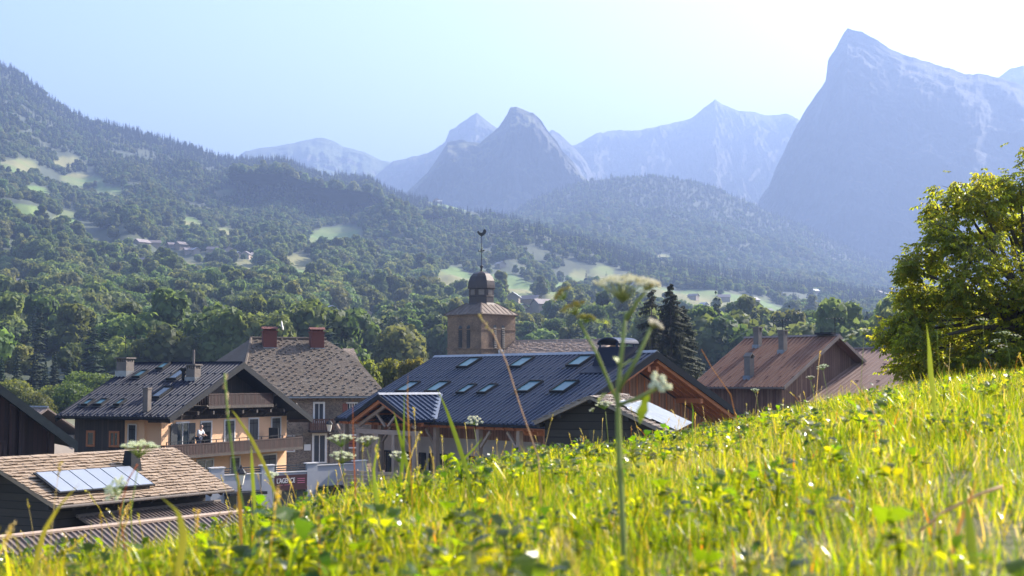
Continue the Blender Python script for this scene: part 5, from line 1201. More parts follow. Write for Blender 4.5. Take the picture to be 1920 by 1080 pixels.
for i, (px_, top, d, s_, lb) in enumerate([(684, 656, 128, 1.0, 'olive green tree right behind the stone house roof'), (716, 662, 134, .95, 'olive green tree second from the stone house'), (742, 654, 130, 1.0, 'olive green tree in the middle of the group'), (775, 652, 126, 1.0, 'olive green tree with raised tip left of the tower'), (798, 676, 124, .85, 'low olive green bush touching the hall roof ridge')]):
    p = ray_pt(px_, top, d)
    tree_thing('olive_green_tree', lb, (p.x, p.y, p.z - 11.2 * s_), ol, 8, group='olive green trees behind the hall', s=(s_ * .8, s_ * .8, s_), rz=i * 2.1)

# the tall old spruces behind the hall
M_SPR = leaf_mat('spruce_needles', (0.030, 0.036, 0.016), (0.06, 0.06, 0.02), 0.8, 0.2, 0.1)
m_dead = mat('dead_twigs', (0.055, 0.045, 0.042), 0.95)
def old_spruce(name, label, loc, h, r, seed, leafy=1.0, side=None):
    rg = np.random.default_rng(seed); t_ = thing(name, label, 'tree', loc, 0, 'old spruces behind the hall')
    tr = MB(); tr.tube([(0, 0, -.5), (.05, 0, h * .5), (0, .03, h * .98)], [.24, .14, .02], 7)
    br = MB(); V = []; n0 = 0; z = h * .2
    while z < h * .985:
        t0 = z / h; rad = r * min(1, (1 - t0) * 2.1) ** .75 * (1 if t0 > .3 else .85) + .12
        for kk in range(8 if t0 < .85 else 5):
            th = rg.uniform(0, 6.283); L0 = rad * rg.uniform(.55, 1.12)
            if side is not None and math.cos(th - side) < 0 and rg.random() < .5: L0 *= .5
            c, s = math.cos(th), math.sin(th); zz = z + rg.uniform(-.2, .2)
            pts = [(0, 0, zz), (c * L0 * .5, s * L0 * .5, zz - .10 * L0), (c * L0 * .85, s * L0 * .85, zz - .28 * L0), (c * L0, s * L0, zz - .24 * L0)]
            (br).tube(pts, [.035, .025, .015, .006], 3, False)
            if rg.random() > leafy: 
                for q in range(3):
                    f0 = rg.uniform(.3, .95); b0 = Vector((c * L0 * f0, s * L0 * f0, zz - .28 * L0 * f0)); br.tube([b0, b0 + Vector((rg.uniform(-.3, .3), rg.uniform(-.3, .3), -.3 - rg.random() * .4))], [.012, .004], 3, False)
                continue
            ns = int(5 + L0 * 8)
            for q in range(ns):
                f0 = .15 + .85 * (q + rg.random()) / ns; bx_, by_, bz_ = c * L0 * f0, s * L0 * f0, zz - .27 * L0 * f0 ** 1.2
                ln_ = rg.uniform(.25, .75) * (1 if f0 < .85 else .5) * min(1, .45 + rad * .3); wv = rg.uniform(.05, .13); a = rg.uniform(0, 6.283); dx_, dy_ = math.cos(a) * wv, math.sin(a) * wv; ox, oy = rg.normal(0, .06, 2)
                V.append([(bx_ - dx_, by_ - dy_, bz_ + .04), (bx_ + dx_, by_ + dy_, bz_ + .04), (bx_ + ox + dx_ * .3, by_ + oy + dy_ * .3, bz_ - ln_), (bx_ + ox - dx_ * .3, by_ + oy - dy_ * .3, bz_ - ln_)])
                sx_, sy_ = -s * .22, c * .22
                V.append([(bx_ - sx_, by_ - sy_, bz_ - .08), (bx_ + c * .14, by_ + s * .14, bz_ + .03), (bx_ + sx_, by_ + sy_, bz_ - .08), (bx_ - c * .1, by_ - s * .1, bz_ + .05)])
        z += .30 + .12 * (1 - t0)
    tr.build('trunk', m_bark, t_); br.build('branches', m_dead, t_)
    V = np.array(V).reshape(-1, 3); link('crown', mesh_np('crown', V, np.arange(len(V)).reshape(-1, 4), M_SPR), t_); return t_
for px_, top, d, r_, sd, lf, sd2, lb in [(1257, 524, 128, 2.7, 1, .97, None, 'tall dark spruce with drooping boughs behind the hall gable'), (1282, 566, 131, 2.3, 2, .97, 0.0, 'dark drooping spruce close right of the tallest one'), (1221, 538, 126, 2.9, 3, .32, math.pi, 'half-dead spruce with bare arching twigs left of the tall one')]:
    p = ray_pt(px_, top, d); old_spruce('old_spruce', lb, (p.x, p.y, -9), p.z + 9, r_, sd, lf, sd2)

# ------------------------------------------------------------------ the walnut tree on the slope at the right
def walnut():
    rg = np.random.default_rng(12); bx_, by_ = 9.0, 24.6; gz_ = float(meadow_z(bx_, by_))
    t_ = thing('walnut_tree', 'large leafy green-gold tree rising behind the meadow crest on the right', 'tree', (bx_, by_, gz_ - .1))
    lumps = [(1912, 345, 42, 0), (1962, 300, 45, .3), (1835, 372, 40, -.3), (1790, 362, 26, .2), (1885, 420, 60, .4), (1775, 430, 42, -.5), (1730, 478, 38, .1), (1820, 480, 60, -.9), (1895, 520, 60, -.6), (1735, 545, 42, .6),
             (1790, 560, 55, -.4), (1850, 590, 60, .8), (1700, 605, 34, -.2), (1668, 625, 24, .2), (1725, 640, 40, -.7), (1790, 640, 50, .4), (1900, 640, 60, -.3), (1990, 420, 80, .2), (1980, 560, 85, -.8), (2070, 480, 85, .5), (2080, 620, 80, 0), (1850, 670, 50, -.9), (1945, 680, 50, .3),
             (1760, 395, 22, .5), (1700, 500, 20, -.2), (1712, 560, 22, 0), (1860, 340, 26, .4), (1745, 690, 40, 0), (1700, 672, 30, .3), (1800, 690, 40, -.4)]
    tr = MB(); O = Vector((0, 0, 0)); top = Vector((.1, .1, 1.5)); tr.tube([(0, 0, -.5), (.03, 0, .6), top], [.17, .13, .10], 9)
    lv = []; fc = []; n0 = 0
    hexa = np.array([(0, 0), (.32, .42), (.72, .40), (1, 0), (.72, -.40), (.32, -.42)])
    for px_, py_, rp, off in lumps:
        d = by_ + off; c = ray_pt(px_, py_, d); rr0 = rp / F * d; cl = c - Vector((bx_, by_, gz_ - .1))
        mid = top.lerp(cl, .5) + Vector((rg.normal(0, .12), rg.normal(0, .12), -.1)); st = Vector((.03, 0, .4)).lerp(top, rg.uniform(.3, 1))
        tr.tube([st, st.lerp(mid, .5) + Vector((0, 0, .05)), mid, mid.lerp(cl, .6), cl], [.065, .05, .038, .022, .01], 5, False)
        nl = int(90 + 5200 * rr0 ** 2 * .15)
        tw = []
        for _ in range(9):
            dv = Vector(rg.normal(size=3)).normalized(); e = cl + dv * rr0 * rg.uniform(.7, 1.22); tr.tube([cl, cl.lerp(e, .5) + Vector((0, 0, .03)), e], [.009, .006, .003], 3, False); tw.append(e)
        for _ in range(nl):
            if rg.random() < .65:
                e = tw[rg.integers(0, 9)]; s0 = rg.uniform(.25, 1.12); P0 = cl.lerp(e, s0) + Vector(rg.normal(0, .055, 3))
            else:
                dv = Vector(rg.normal(size=3)).normalized(); P0 = cl + dv * rr0 * rg.uniform(.2, 1.0) ** .5
            outw = (P0 - cl); outw.z *= .3; az = math.atan2(outw.y, outw.x) + rg.normal(0, .7); el = rg.uniform(-1.1, .25)
            ax = Vector((math.cos(az) * math.cos(el), math.sin(az) * math.cos(el), math.sin(el))); sd = ax.cross(Vector((0, 0, 1))).normalized(); up = sd.cross(ax)
            L0 = rg.uniform(.14, .24); sz0 = L0 * .40
            for q in range(7):
                if q == 6: base = P0 + ax * L0; dr = ax
                else:
                    f0 = .35 + .3 * (q // 2); sgn = 1 if q % 2 else -1; base = P0 + ax * L0 * f0; dr = (ax * .55 + sd * sgn * .85 - up * .25).normalized()
                dr = (dr + Vector((0, 0, -.35)) + Vector(rg.normal(0, .15, 3))).normalized(); nrm = (up + Vector(rg.normal(0, .35, 3))).normalized(); sw = dr.cross(nrm).normalized(); nn = sw.cross(dr)
                sz = sz0 * rg.uniform(.75, 1.15)
                D3, S3, N3, B3 = np.array(dr), np.array(sw), np.array(nn), np.array(base)
                pts = B3 + hexa[:, :1] * sz * D3 + hexa[:, 1:] * sz * .95 * S3 * .55 + (np.abs(hexa[:, 1:]) * .25 - (hexa[:, :1] - .5) ** 2 * .35) * sz * N3
                lv.append(pts); fc += [(n0, n0 + 1, n0 + 2, n0 + 3), (n0, n0 + 3, n0 + 4, n0 + 5)]; n0 += 6
    tr.build('trunk', m_bark, t_, True)
    me = mesh_np('crown', np.vstack(lv), np.array(fc), leaf_mat('walnut_leaf', (0.065, 0.090, 0.014), (0.62, 0.66, 0.035), 0.4, 0.5, 0.0, spec=.4, attr=True), False)
    tn = np.repeat(rg.uniform(.6, 1.25, (n0 // 42, 1)), 42, 0) * np.ones((n0 // 42 * 42, 4)); warm = np.repeat(rg.random((n0 // 42, 1)), 42, 0); tn[:, 0] *= 1 + .25 * (warm[:, 0] > .8); tn[:, 3] = 1
    a = me.attributes.new('tint', 'FLOAT_COLOR', 'POINT'); full = np.ones((n0, 4)); full[:len(tn)] = tn; a.data.foreach_set('color', full.astype(np.float32).ravel()); link('crown', me, t_)
walnut()

# ------------------------------------------------------------------ the grass
M_GRASS = leaf_mat('grass_blade', (0.34, 0.36, 0.30), (1.0, 1.0, 0.8), 0.24, 0.62, 0.22, attr=True, spec=.5, hue=0.02)
PAL = np.array([(.20, .30, .006), (.34, .42, .006), (.54, .52, .008), (.72, .58, .015), (.72, .52, .10), (.74, .58, .30), (.66, .22, .02), (.09, .17, .010)])
def set_tint(me, cols):
    a = me.attributes.new('tint', 'FLOAT_COLOR', 'POINT'); c = np.ones((len(cols), 4), np.float32); c[:, :3] = cols; a.data.foreach_set('color', c.ravel())
def blades(seed, n, hmin, hmax, rad, w0, pal_p, lean=.35, segs=4, name='tuft'):
    rg = np.random.default_rng(seed); V = []; Fc = []; Cc = []; n0 = 0
    for i in range(n):
        r_, th = rad * math.sqrt(rg.random()), rg.uniform(0, 6.283); base = np.array([r_ * math.cos(th), r_ * math.sin(th), -.02]); L0 = rg.uniform(hmin, hmax); wv = w0 * rg.uniform(.6, 1.4)
        a = rg.uniform(0, 6.283); ld = np.array([math.cos(a), math.sin(a), 0]); sd = np.array([-math.sin(a + rg.normal(0, .6)), math.cos(a + rg.normal(0, .6)), 0]); le = abs(rg.normal(0, lean)) + .05; cv = rg.uniform(.3, 1.6) * le
        col = PAL[rg.choice(len(PAL), p=pal_p)] * rg.uniform(.85, 1.2); ang = le * .5; p = base.copy(); pts = [p.copy()]
        for s in range(segs): p = p + L0 / segs * (np.array([0, 0, 1]) * math.cos(ang) + ld * math.sin(ang)); ang += cv / segs; pts.append(p.copy())
        for s, p in enumerate(pts):
            f0 = s / segs; ww = wv * (1 - f0 ** 1.8) * .5 + .0002; V += [p - sd * ww, p + sd * ww]; Cc += [col, col]
        for s in range(segs): b0 = n0 + 2 * s; Fc.append((b0, b0 + 1, b0 + 3, b0 + 2))
        n0 += 2 * (segs + 1)
    me = mesh_np(name, np.array(V), np.array(Fc), M_GRASS, True); set_tint(me, np.array(Cc)); return me
pn = lambda *p: np.array(p) / sum(p)
straws_ = pn(0, 0, 2, 6, 30, 60, 6, 0)
protos = [blades(600 + i, 38, .04, .12, .08, .0034, pn(28, 28, 18, 8, 3, 2, .6, 16), .6) for i in range(7)]
protos += [blades(620 + i, 28, .06, .18, .07, .0038, pn(24, 28, 22, 10, 3, 2, 1.0, 14), .55) for i in range(5)]
protos += [blades(640 + i, 22, .05, .17, .10, .003, pn(8, 10, 10, 14, 20, 22, 6, 4), 1.0) for i in range(3)]
def culm(seed, n, hmin, hmax, c):
    rg = np.random.default_rng(seed); V = []; Fc = []; Cc = []; n0 = 0
    for i in range(n):
        a = rg.uniform(0, 6.283); le = abs(rg.normal(0, .25)); L0 = rg.uniform(hmin, hmax); r0 = rg.uniform(0, .05); b0 = np.array([r0 * math.cos(a * 3), r0 * math.sin(a * 3), 0]); ld = np.array([math.cos(a), math.sin(a), 0]); p = b0.copy(); ang = le * .3; pts = [p.copy()]
        for s in range(5): p = p + L0 / 5 * (np.array([0, 0, 1]) * math.cos(ang) + ld * math.sin(ang)); ang += le / 4; pts.append(p.copy())
        for sd in (np.array([1., 0, 0]), np.array([0, 1., 0])):
            for s, q in enumerate(pts): V += [q - sd * .0009, q + sd * .0009]; Cc += [PAL[c]] * 2
            for s in range(5): Fc.append((n0 + 2 * s, n0 + 2 * s + 1, n0 + 2 * s + 3, n0 + 2 * s + 2))
            n0 += 12
        d = pts[-1] - pts[-2]; d /= np.linalg.norm(d); hl = rg.uniform(.03, .07)
        for j in range(22):
            q = pts[-1] - d * hl * (j / 22) + rg.normal(0, .0022, 3); o2 = rg.normal(0, 1, 3); o2 /= np.linalg.norm(o2); o3 = np.cross(o2, d); V += [q, q + o2 * .003 + d * .003, q + d * .008, q + o3 * .003 + d * .003]; Cc += [PAL[rg.choice([4, 5, 3])]] * 4; Fc.append((n0, n0 + 1, n0 + 2, n0 + 3)); n0 += 4
    me = mesh_np('culm', np.array(V), np.array(Fc), M_GRASS); set_tint(me, np.array(Cc)); return me
protos += [culm(660, 2, .20, .36, 4), culm(661, 1, .22, .40, 5), culm(662, 2, .16, .30, 3), culm(663, 1, .14, .26, 6)]
# broad-leaved herbs
def herb(seed, n, L0, name='herb'):
    rg = np.random.default_rng(seed); V = []; Fc = []; Cc = []; n0 = 0
    out = np.array([(0, 0), (.12, .10), (.3, .30), (.38, .2), (.55, .36), (.62, .22), (.8, .26), (1, 0), (.8, -.26), (.62, -.22), (.55, -.36), (.38, -.2), (.3, -.30), (.12, -.10)])
    for i in range(n):
        a = rg.uniform(0, 6.283); el = rg.uniform(.1, 1.1); L1 = L0 * rg.uniform(.6, 1.3); d = np.array([math.cos(a) * math.cos(el), math.sin(a) * math.cos(el), math.sin(el)]); s = np.array([-math.sin(a), math.cos(a), 0]); u = np.cross(s, d) * -1
        b0 = np.array([0, 0, rg.uniform(0, .04)]) + d * L1 * .35; col = PAL[rg.choice([0, 1, 2, 7], p=[.3, .35, .25, .1])] * rg.uniform(.9, 1.2)
        st = [b0 * 0 - s * .0015, b0 * 0 + s * .0015, b0 + s * .0015, b0 - s * .0015]; V += st; Fc.append((n0, n0 + 1, n0 + 2, n0 + 3)); Cc += [col] * 4; n0 += 4
        pts = [b0 + d * x * L1 + s * y * L1 - u * 0 + np.array([0, 0, -1]) * (x ** 2 * .35 * L1) + np.array([0, 0, 1]) * abs(y) * .3 * L1 for x, y in out]
        V += pts; Cc += [col] * 14; m = n0
        Fc += [(m, m + 1, m + 13, m), (m + 1, m + 2, m + 12, m + 13), (m + 2, m + 3, m + 11, m + 12), (m + 3, m + 4, m + 10, m + 11), (m + 4, m + 5, m + 9, m + 10), (m + 5, m + 6, m + 8, m + 9), (m + 6, m + 7, m + 8, m + 6)]; n0 += 14
    me = mesh_mixed(name, np.array(V), np.array(Fc), M_GRASS); set_tint(me, np.array(Cc)); return me
hb = [herb(700 + i, 9, [.026, .032, .042, .02][i]) for i in range(4)]
def meadow_points(n, rg, dmin=1.15, near=1.0):
    u = rg.uniform(-.50, .50, n * 3); D = np.interp(u, _us, _dS); d = dmin + (D * 2.1 - dmin) * rg.random(n * 3) ** near
    w_ = d / (D * 2.1); keep = rg.random(n * 3) < np.clip(w_ * 1.0, .0, 1) ** .45; u, d = u[keep][:n], d[keep][:n]
    x = u * d; return x, d, meadow_z(x, d)
rg = np.random.default_rng(44)
x, d, z = meadow_points(52000, rg, near=.8)
n = len(x); typ = fbm(x / .9, d / .9, 3, 2)
ix = np.where(typ < -.18, rg.integers(12, 15, n), np.where(typ < .2, rg.integers(0, 7, n), rg.integers(4, 12, n))); ix = np.where(rg.random(n) < .15, rg.integers(0, 15, n), ix); ix = np.where(rg.random(n) < .014, rg.integers(15, 19, n), ix)
rot = np.stack([rg.normal(0, .12, n), rg.normal(0, .12, n), rg.uniform(0, 6.283, n)], 1); sc = rg.uniform(.65, 1.15, n) * (.92 + .65 * fbm(x / .8, d / .8, 3, 6)) * np.clip(.75 + d / 40, .7, 1.3)
# geometry nodes order collection members by name, so the two-digit names keep this index
scatter('grass', np.stack([x, d, z], 1), rot, np.stack([sc] * 3, 1), ix, protos, 'sunlit yellow-green meadow grass with dry blades in the foreground', 'grass')
x, d, z = meadow_points(15000, rg, 1.5, near=.8); n = len(x); keep = fbm(x / .7, d / .7, 3, 91) > -.05; x, d, z = x[keep], d[keep], z[keep]; n = len(x)
rot = np.stack([rg.normal(0, .2, n), rg.normal(0, .2, n), rg.uniform(0, 6.283, n)], 1); sc = rg.uniform(.45, 1.1, n) + .5 * (rg.random(n) < .05)
scatter('meadow_herbs', np.stack([x, d, z + .045 + .05 * rg.random(n)], 1), rot, np.stack([sc] * 3, 1), rg.integers(0, 4, n), hb, 'bright green broad-leaved herbs growing among the meadow grass', 'herbs')

# ------------------------------------------------------------------ single stalks and flowering umbels
def stem_mat(name, c): return leaf_mat(name, c, tuple(x * 1.6 for x in c), 0.6, 0.3, 0)
m_stem = stem_mat('green_stem', (0.22, 0.27, 0.05)); m_pstem = stem_mat('pale_hairy_stem', (0.34, 0.31, 0.20)); m_floret = leaf_mat('cream_floret', (0.82, 0.80, 0.66), (0.95, 0.92, 0.62), .7, .5, 0); m_bud = leaf_mat('yellow_green_bud', (0.42, 0.42, 0.10), (0.7, 0.62, 0.12), .7, .4, 0)
m_leafy = leaf_mat('stem_leaf', (0.16, 0.26, 0.02), (0.45, 0.6, 0.03), .5, .5, 0)
def umbel(mb, c, up, r_, rays, rg, fl=.006, n=9, flat=.35):
    """rays from c, each ending in a little dome of florets"""
    c = Vector(c); up = Vector(up).normalized(); a = up.orthogonal().normalized(); b2 = up.cross(a); st = MB()
    for i in range(rays):
        th = i * 2.399; rr0 = math.sqrt((i + .5) / rays); h = r_ * (1.0 - flat * rr0 ** 2); e = c + (a * math.cos(th) + b2 * math.sin(th)) * r_ * rr0 + up * h * .8
        st.tube([c, c.lerp(e, .5) + up * .04 * r_, e], [.0016, .0012, .001], 4, False)
        for j in range(n):
            ph = j * 2.399; q = math.sqrt((j + .5) / n) * r_ * .17; p = e + (a * math.cos(ph) + b2 * math.sin(ph)) * q + up * (r_ * .09 * (1 - (q / (r_ * .25)) ** 2)) + Vector([rg.gauss(0, .0012) for _ in range(3)])
            s_ = fl * rg.uniform(.7, 1.2); mb.add([p + a * s_, p + b2 * s_, p - a * s_, p - b2 * s_, p + up * s_ * .6, p - up * s_ * .5], [(0, 1, 4), (1, 2, 4), (2, 3, 4), (3, 0, 4), (1, 0, 5), (2, 1, 5), (3, 2, 5), (0, 3, 5)])
    return st
def leaflet(mb, p, d_, s_):
    p = Vector(p); d_ = Vector(d_).normalized(); sd = d_.cross(Vector((0, 0, 1))).normalized(); out = [(0, 0), (.3, .25), (.45, .18), (.7, .32), (1, 0), (.7, -.32), (.45, -.18), (.3, -.25)]
    mb.add([p + d_ * x * s_ + sd * y * s_ + Vector((0, 0, abs(y) * .3 * s_ - x * x * .2 * s_)) for x, y in out], [(0, 1, 7), (1, 2, 6, 7), (2, 3, 5, 6), (3, 4, 5)])
def umbel_plant(label, d, stem, heads, sr=.004, m_st=None, leaves=(), fl=.006, name='umbel_flower', grp='flowering umbels in the meadow', fm=None, branches=()):
    """stem: photo points bottom to top at distance d; heads: (px, py, radius px, rays, up)"""
    rg = random.Random(len(label) * 7 + int(d * 10)); P = [ray_pt(a, b_, d) for a, b_ in stem]; base = P[0].copy(); gz_ = float(meadow_z(base.x, base.y)); 
    if base.z > gz_: P.insert(0, Vector((base.x, base.y, gz_ - .02)))
    base = P[0].copy(); t_ = thing(name, label, 'flower', base, 0, grp); S = MB(); k_ = len(P)
    S.tube([p - base for p in P], [sr * (1 - .45 * i / (k_ - 1)) for i in range(k_)], 7)
    for br in branches: S.tube([ray_pt(a, b_, d) - base for a, b_ in br], [sr * .7, sr * .6, sr * .5][:len(br)] + [sr * .45] * max(0, len(br) - 3), 6)
    so_ = S.build('stem', m_st or m_stem, t_, True)
    for px_, py_, rp, rays, up in heads:
        c = ray_pt(px_, py_, d) - base; r_ = rp / F * d; H = MB(); st = umbel(H, c, up, r_, rays, rg, fl); ho = H.build('umbel', fm or m_floret, t_); st.build('rays', m_st or m_stem, ho)
    if leaves:
        Lm = MB()
        for px_, py_, dx_, dz_, s_ in leaves: leaflet(Lm, ray_pt(px_, py_, d) - base, (dx_, .2, dz_), s_)
        Lm.build('leaf', m_leafy, t_)
    return t_
m_bst = stem_mat('ribbed_green_stem', (0.27, 0.29, 0.10))
big = umbel_plant('tall blurred umbel plant with branching stem nearest the camera, right of centre', 2.45, [(1172, 1150), (1168, 1000), (1160, 850), (1158, 735), (1166, 660), (1174, 585)],
            [(1168, 566, 56, 20, (0, -.1, 1)), (1222, 614, 15, 6, (.4, -.2, .8)), (1212, 545, 24, 9, (.25, 0, 1)), (1234, 726, 19, 8, (.1, -.8, .5))], sr=.0058, m_st=m_bst,
            leaves=[(1112, 605, .8, .1, .03), (1165, 690, -.3, .6, .03), (1165, 690, .6, .5, .035), (1215, 735, -.2, -.7, .05), (1160, 880, .9, .2, .07), (1160, 885, -.8, .3, .06), (1120, 755, .5, .6, .03)], fl=.0042,
            branches=[[(1158, 735), (1195, 670), (1220, 615)], [(1158, 760), (1200, 745), (1232, 728)], [(1174, 600), (1195, 565), (1210, 548)]])
umbel_plant('loose yellow-green seed umbel leaning left of the tall white one', 2.5, [(1172, 1150), (1166, 900), (1160, 760), (1120, 665), (1085, 600)], [(1080, 590, 26, 9, (-.4, 0, 1)), (1060, 560, 20, 7, (-.7, 0, .8)), (1098, 605, 16, 7, (.2, 0, 1))], sr=.004, fm=m_bud, fl=.0035)
for lb, d, st, hd in [('double white umbel on a tall stem before the stone house', 5.2, [(660, 980), (645, 900), (640, 840)], [(640, 838, 26, 15, (0, -.1, 1)), (640, 870, 25, 14, (.1, -.2, 1))]),
                      ('white umbel right of the double one, before the lamp post', 5.4, [(705, 960), (700, 890), (688, 842)], [(688, 838, 22, 14, (-.1, -.1, 1))]),
                      ('small white umbel low beside a dry stalk in front of the porch', 5.8, [(770, 940), (760, 900), (747, 868)], [(747, 866, 20, 12, (.2, -.3, 1))]),
                      ('round white umbel against the hall eave', 7.0, [(905, 900), (897, 850), (889, 802)], [(889, 797, 16, 12, (0, -.5, .7))]),
                      ('cream umbel above the cottage solar panels', 3.4, [(250, 1060), (245, 960), (258, 880)], [(260, 858, 34, 14, (0, 0, 1))]),
                      ('nodding white umbel just below the solar panels', 3.2, [(215, 1060), (225, 990), (232, 935)], [(226, 926, 26, 13, (-.4, -.6, .5))]),
                      ('small white umbel before the maroon sign', 5.0, [(515, 980), (512, 930), (508, 902)], [(508, 900, 15, 9, (0, -.2, 1))]),
                      ('slender umbel before the old barn gable', 6.2, [(1143, 860), (1138, 800), (1135, 772)], [(1134, 768, 17, 10, (0, -.2, 1)), (1112, 772, 7, 5, (-.5, 0, 1))]),
                      ('pale umbel left of the rusty barn wall', 11.0, [(1424, 800), (1420, 750), (1416, 738)], [(1416, 737, 9, 9, (0, -.2, 1))]),
                      ('white button-shaped umbel above the shed roof', 9.0, [(1556, 790), (1550, 730), (1543, 696)], [(1543, 694, 11, 11, (-.3, -.3, 1))]),
                      ('tall pale umbel before the walnut crown', 12.5, [(1848, 720), (1846, 650), (1843, 612)], [(1843, 608, 13, 10, (0, -.1, 1))]),
                      ('branched pale umbel right of the tall one by the walnut', 12.0, [(1890, 720), (1893, 670), (1885, 635)], [(1885, 632, 12, 9, (0, -.2, 1)), (1905, 636, 10, 8, (.2, -.2, 1)), (1870, 645, 10, 8, (-.3, -.2, 1)), (1880, 655, 9, 7, (0, -.4, 1))]),
                      ('faint yellowish umbel before the hillside above the shed', 8.0, [(1612, 760), (1616, 690), (1620, 632)], [(1620, 628, 13, 9, (0, -.2, 1)), (1596, 634, 9, 7, (-.2, 0, 1)), (1585, 642, 7, 6, (-.3, 0, 1))]),
                      ('small seed umbel over the shed roof edge', 8.5, [(1535, 780), (1526, 740), (1520, 715)], [(1520, 712, 8, 7, (0, 0, 1))]),
                      ('thin umbel at the right edge before the walnut', 12.0, [(1862, 720), (1858, 690), (1856, 668)], [(1856, 664, 9, 8, (.1, -.2, 1))])]:
    umbel_plant(lb, d, st, hd, sr=.0022, fl=.0034 if d > 4.5 else .0036)
def stalk(label, d, pts, w0, kind='blade', col=0, seed_h=None, group='tall single grasses'):
    P = [ray_pt(a, b_, d) for a, b_ in pts]; base = P[0]; gz_ = float(meadow_z(base.x, base.y))
    if base.z > gz_: P.insert(0, Vector((base.x + .01, base.y, gz_ - .02)))
    base = P[0].copy(); Q_ = [p - base for p in P]; t_ = thing('tall_grass_stalk', label, 'grass stalk', base, 0, group)
    mm = STM[col]
    if kind == 'blade':
        q = MB(); n_ = len(Q_)
        # smooth the run of the blade
        rs = []
        for i in range(n_ - 1):
            for f0 in (0, .25, .5, .75): rs.append(Q_[i].lerp(Q_[i + 1], f0))
        rs.append(Q_[-1]); rs = [rs[0]] + [(rs[i - 1] + rs[i] * 2 + rs[i + 1]) / 4 for i in range(1, len(rs) - 1)] + [rs[-1]]
        vs = []
        for i, p in enumerate(rs):
            f0 = i / (len(rs) - 1); ww = w0 * (min(1, .35 + f0 * 1.5) if f0 < .6 else (1 - f0) / .4 * .95 + .03) * .5; sd = Vector((1, .35, 0)).normalized(); vs += [p - sd * ww, p + Vector((0, .15 * ww, 0)), p + sd * ww]
        q.add(vs, [f_ for i in range(len(rs) - 1) for f_ in ((3 * i, 3 * i + 1, 3 * i + 4, 3 * i + 3), (3 * i + 1, 3 * i + 2, 3 * i + 5, 3 * i + 4))]); q.build('blade', mm, t_, True)
    else:
        q = MB(); q.tube(Q_, w0 * .5, 5); q.build('stem', mm, t_, True)
        if seed_h:
            h = MB(); rg = random.Random(int(pts[0][0]))
            for i in range(int(seed_h)):
                f0 = i / seed_h; seg = Q_[-2].lerp(Q_[-1], f0) + Vector([rg.gauss(0, w0 * .6) for _ in range(3)]); dr = (Q_[-1] - Q_[-2]).normalized() + Vector([rg.gauss(0, .4) for _ in range(3)]); h.tube([seg, seg + dr * w0 * 1.6, seg + dr * w0 * 3.2], [.0004, w0 * .55, .0003], 4)
            h.build('seed_head', STM[3], t_)
    return t_
STM = [stem_mat('blade_green', (0.20, 0.28, 0.02)), stem_mat('blade_yellow', (0.42, 0.40, 0.03)), stem_mat('blade_orange', (0.45, 0.16, 0.03)), stem_mat('straw', (0.55, 0.42, 0.22)), stem_mat('dry_orange', (0.50, 0.28, 0.06))]
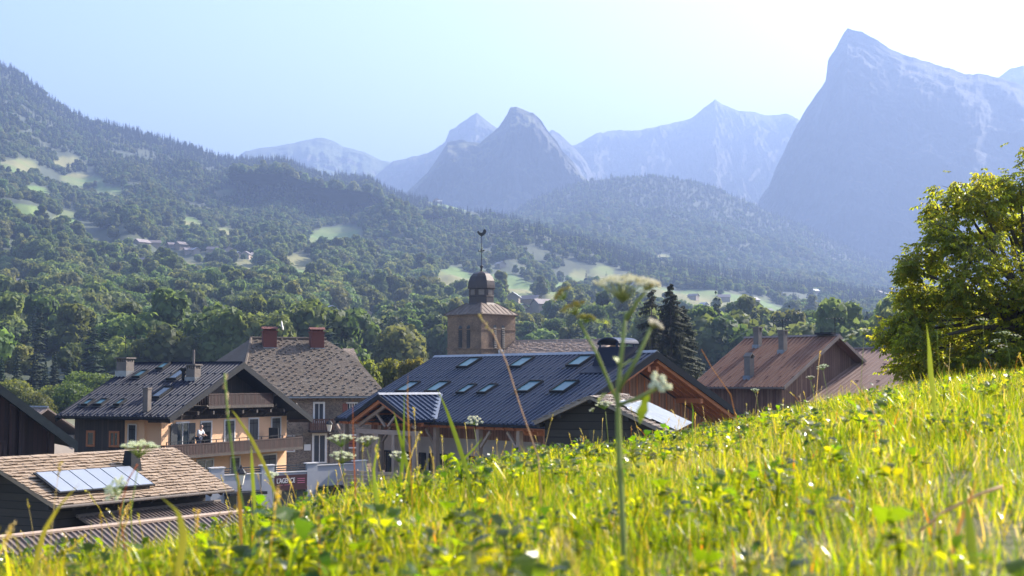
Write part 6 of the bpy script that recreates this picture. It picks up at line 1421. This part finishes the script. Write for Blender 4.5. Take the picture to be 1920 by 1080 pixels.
for a in [('pale seed-tipped stalk curving up in front of the peach chalet', 2.8, [(470, 1010), (440, 880), (428, 790), (421, 700)], .0035, 'stem', 0, 8),
          ('yellow blade bending across the long balcony', 3.6, [(540, 990), (500, 880), (470, 820), (440, 775), (433, 768)], .010, 'blade', 1),
          ('broad green blade upright before the porch gable', 4.6, [(775, 960), (765, 880), (745, 800), (738, 770)], .013, 'blade', 0),
          ('broad bent green blade above the porch roof', 4.4, [(880, 900), (862, 840), (838, 770), (820, 730)], .015, 'blade', 0),
          ('tall green blade crossing the porch posts', 4.6, [(735, 980), (752, 900), (757, 830), (758, 735)], .013, 'blade', 0),
          ('leaning green blade right of the porch', 4.8, [(835, 930), (850, 880), (890, 840), (905, 820)], .012, 'blade', 0),
          ('upright yellow-green blade left of the porch posts', 4.2, [(720, 990), (705, 930), (700, 880), (712, 820)], .012, 'blade', 1),
          ('arching golden seed stalk reaching up to the tower roof', 3.8, [(1010, 860), (975, 760), (950, 680), (925, 625), (898, 592)], .0032, 'stem', 3, 26),
          ('thin orange stem upright over the hall roof', 4.2, [(770, 880), (766, 800), (764, 745), (765, 700)], .0045, 'blade', 2),
          ('rusty orange stem before the stone house wall', 4.6, [(668, 960), (664, 860), (662, 800), (661, 745)], .004, 'blade', 2),
          ('short red-orange blade by the agency shop wall', 3.6, [(452, 1010), (450, 950), (447, 900), (445, 885)], .010, 'blade', 2),
          ('green blade upright before the maroon sign', 3.8, [(480, 990), (474, 900), (472, 860), (471, 835)], .010, 'blade', 1),
          ('blurred brown-green blade before the walnut foliage', 5.0, [(1752, 760), (1745, 700), (1742, 650), (1737, 606)], .022, 'blade', 1),
          ('thin tall stem before the left end of the walnut', 7.5, [(1770, 740), (1762, 700), (1758, 650), (1757, 620)], .003, 'stem', 0),
          ('dry orange blade in the grass lower right', 2.2, [(1780, 1060), (1800, 980), (1825, 920), (1832, 890)], .008, 'blade', 4),
          ('tall dark green blade near the bottom right corner', 2.0, [(1830, 1090), (1822, 1020), (1815, 960), (1800, 905)], .016, 'blade', 0),
          ('pale straw lying over the grass at lower right', 2.6, [(1720, 1000), (1770, 960), (1840, 925), (1880, 912)], .006, 'stem', 3),
          ('thin orange stem before the rusty barn', 5.5, [(1388, 820), (1370, 740), (1335, 690), (1315, 655)], .003, 'stem', 2),
          ('yellow blade pair left below the cottage', 2.6, [(60, 1090), (80, 1000), (110, 950), (150, 905)], .009, 'blade', 1),
          ('thin brown stem rising over the cottage annex', 3.4, [(235, 1040), (225, 960), (240, 900), (258, 870)], .003, 'stem', 2),
          ('broad yellow blade leaning over the lower left grass', 2.4, [(330, 1090), (345, 1010), (335, 960), (300, 930)], .013, 'blade', 1),
          ('green leafy stalk standing on the crest right of the old barn', 8.0, [(1300, 860), (1298, 800), (1300, 770), (1296, 752)], .008, 'blade', 0),
          ('thin seed stalk on the crest before the barn wall', 9.0, [(1510, 800), (1502, 760), (1500, 740)], .004, 'stem', 3, 10)]:
    stalk(*a)

# ------------------------------------------------------------------ haze: the air of the valley
g = MB(); g.box(-6500, 7500, -700, 9500, -14, 1250)
m = bpy.data.materials.new('haze_air'); m.use_nodes = True; nt = m.node_tree; nt.nodes.remove(nt.nodes['Principled BSDF'])
pv = nt.nodes.new('ShaderNodeVolumePrincipled'); pv.inputs['Density'].default_value = HAZE_DENSITY
pv.inputs['Color'].default_value = (0.245, 0.33, 0.545, 1); pv.inputs['Anisotropy'].default_value = 0.3
nt.links.new(pv.outputs[0], nt.nodes['Material Output'].inputs['Volume'])
tag(g.build('haze', m), 'thin blue morning haze filling the valley', 'haze', kind='stuff')
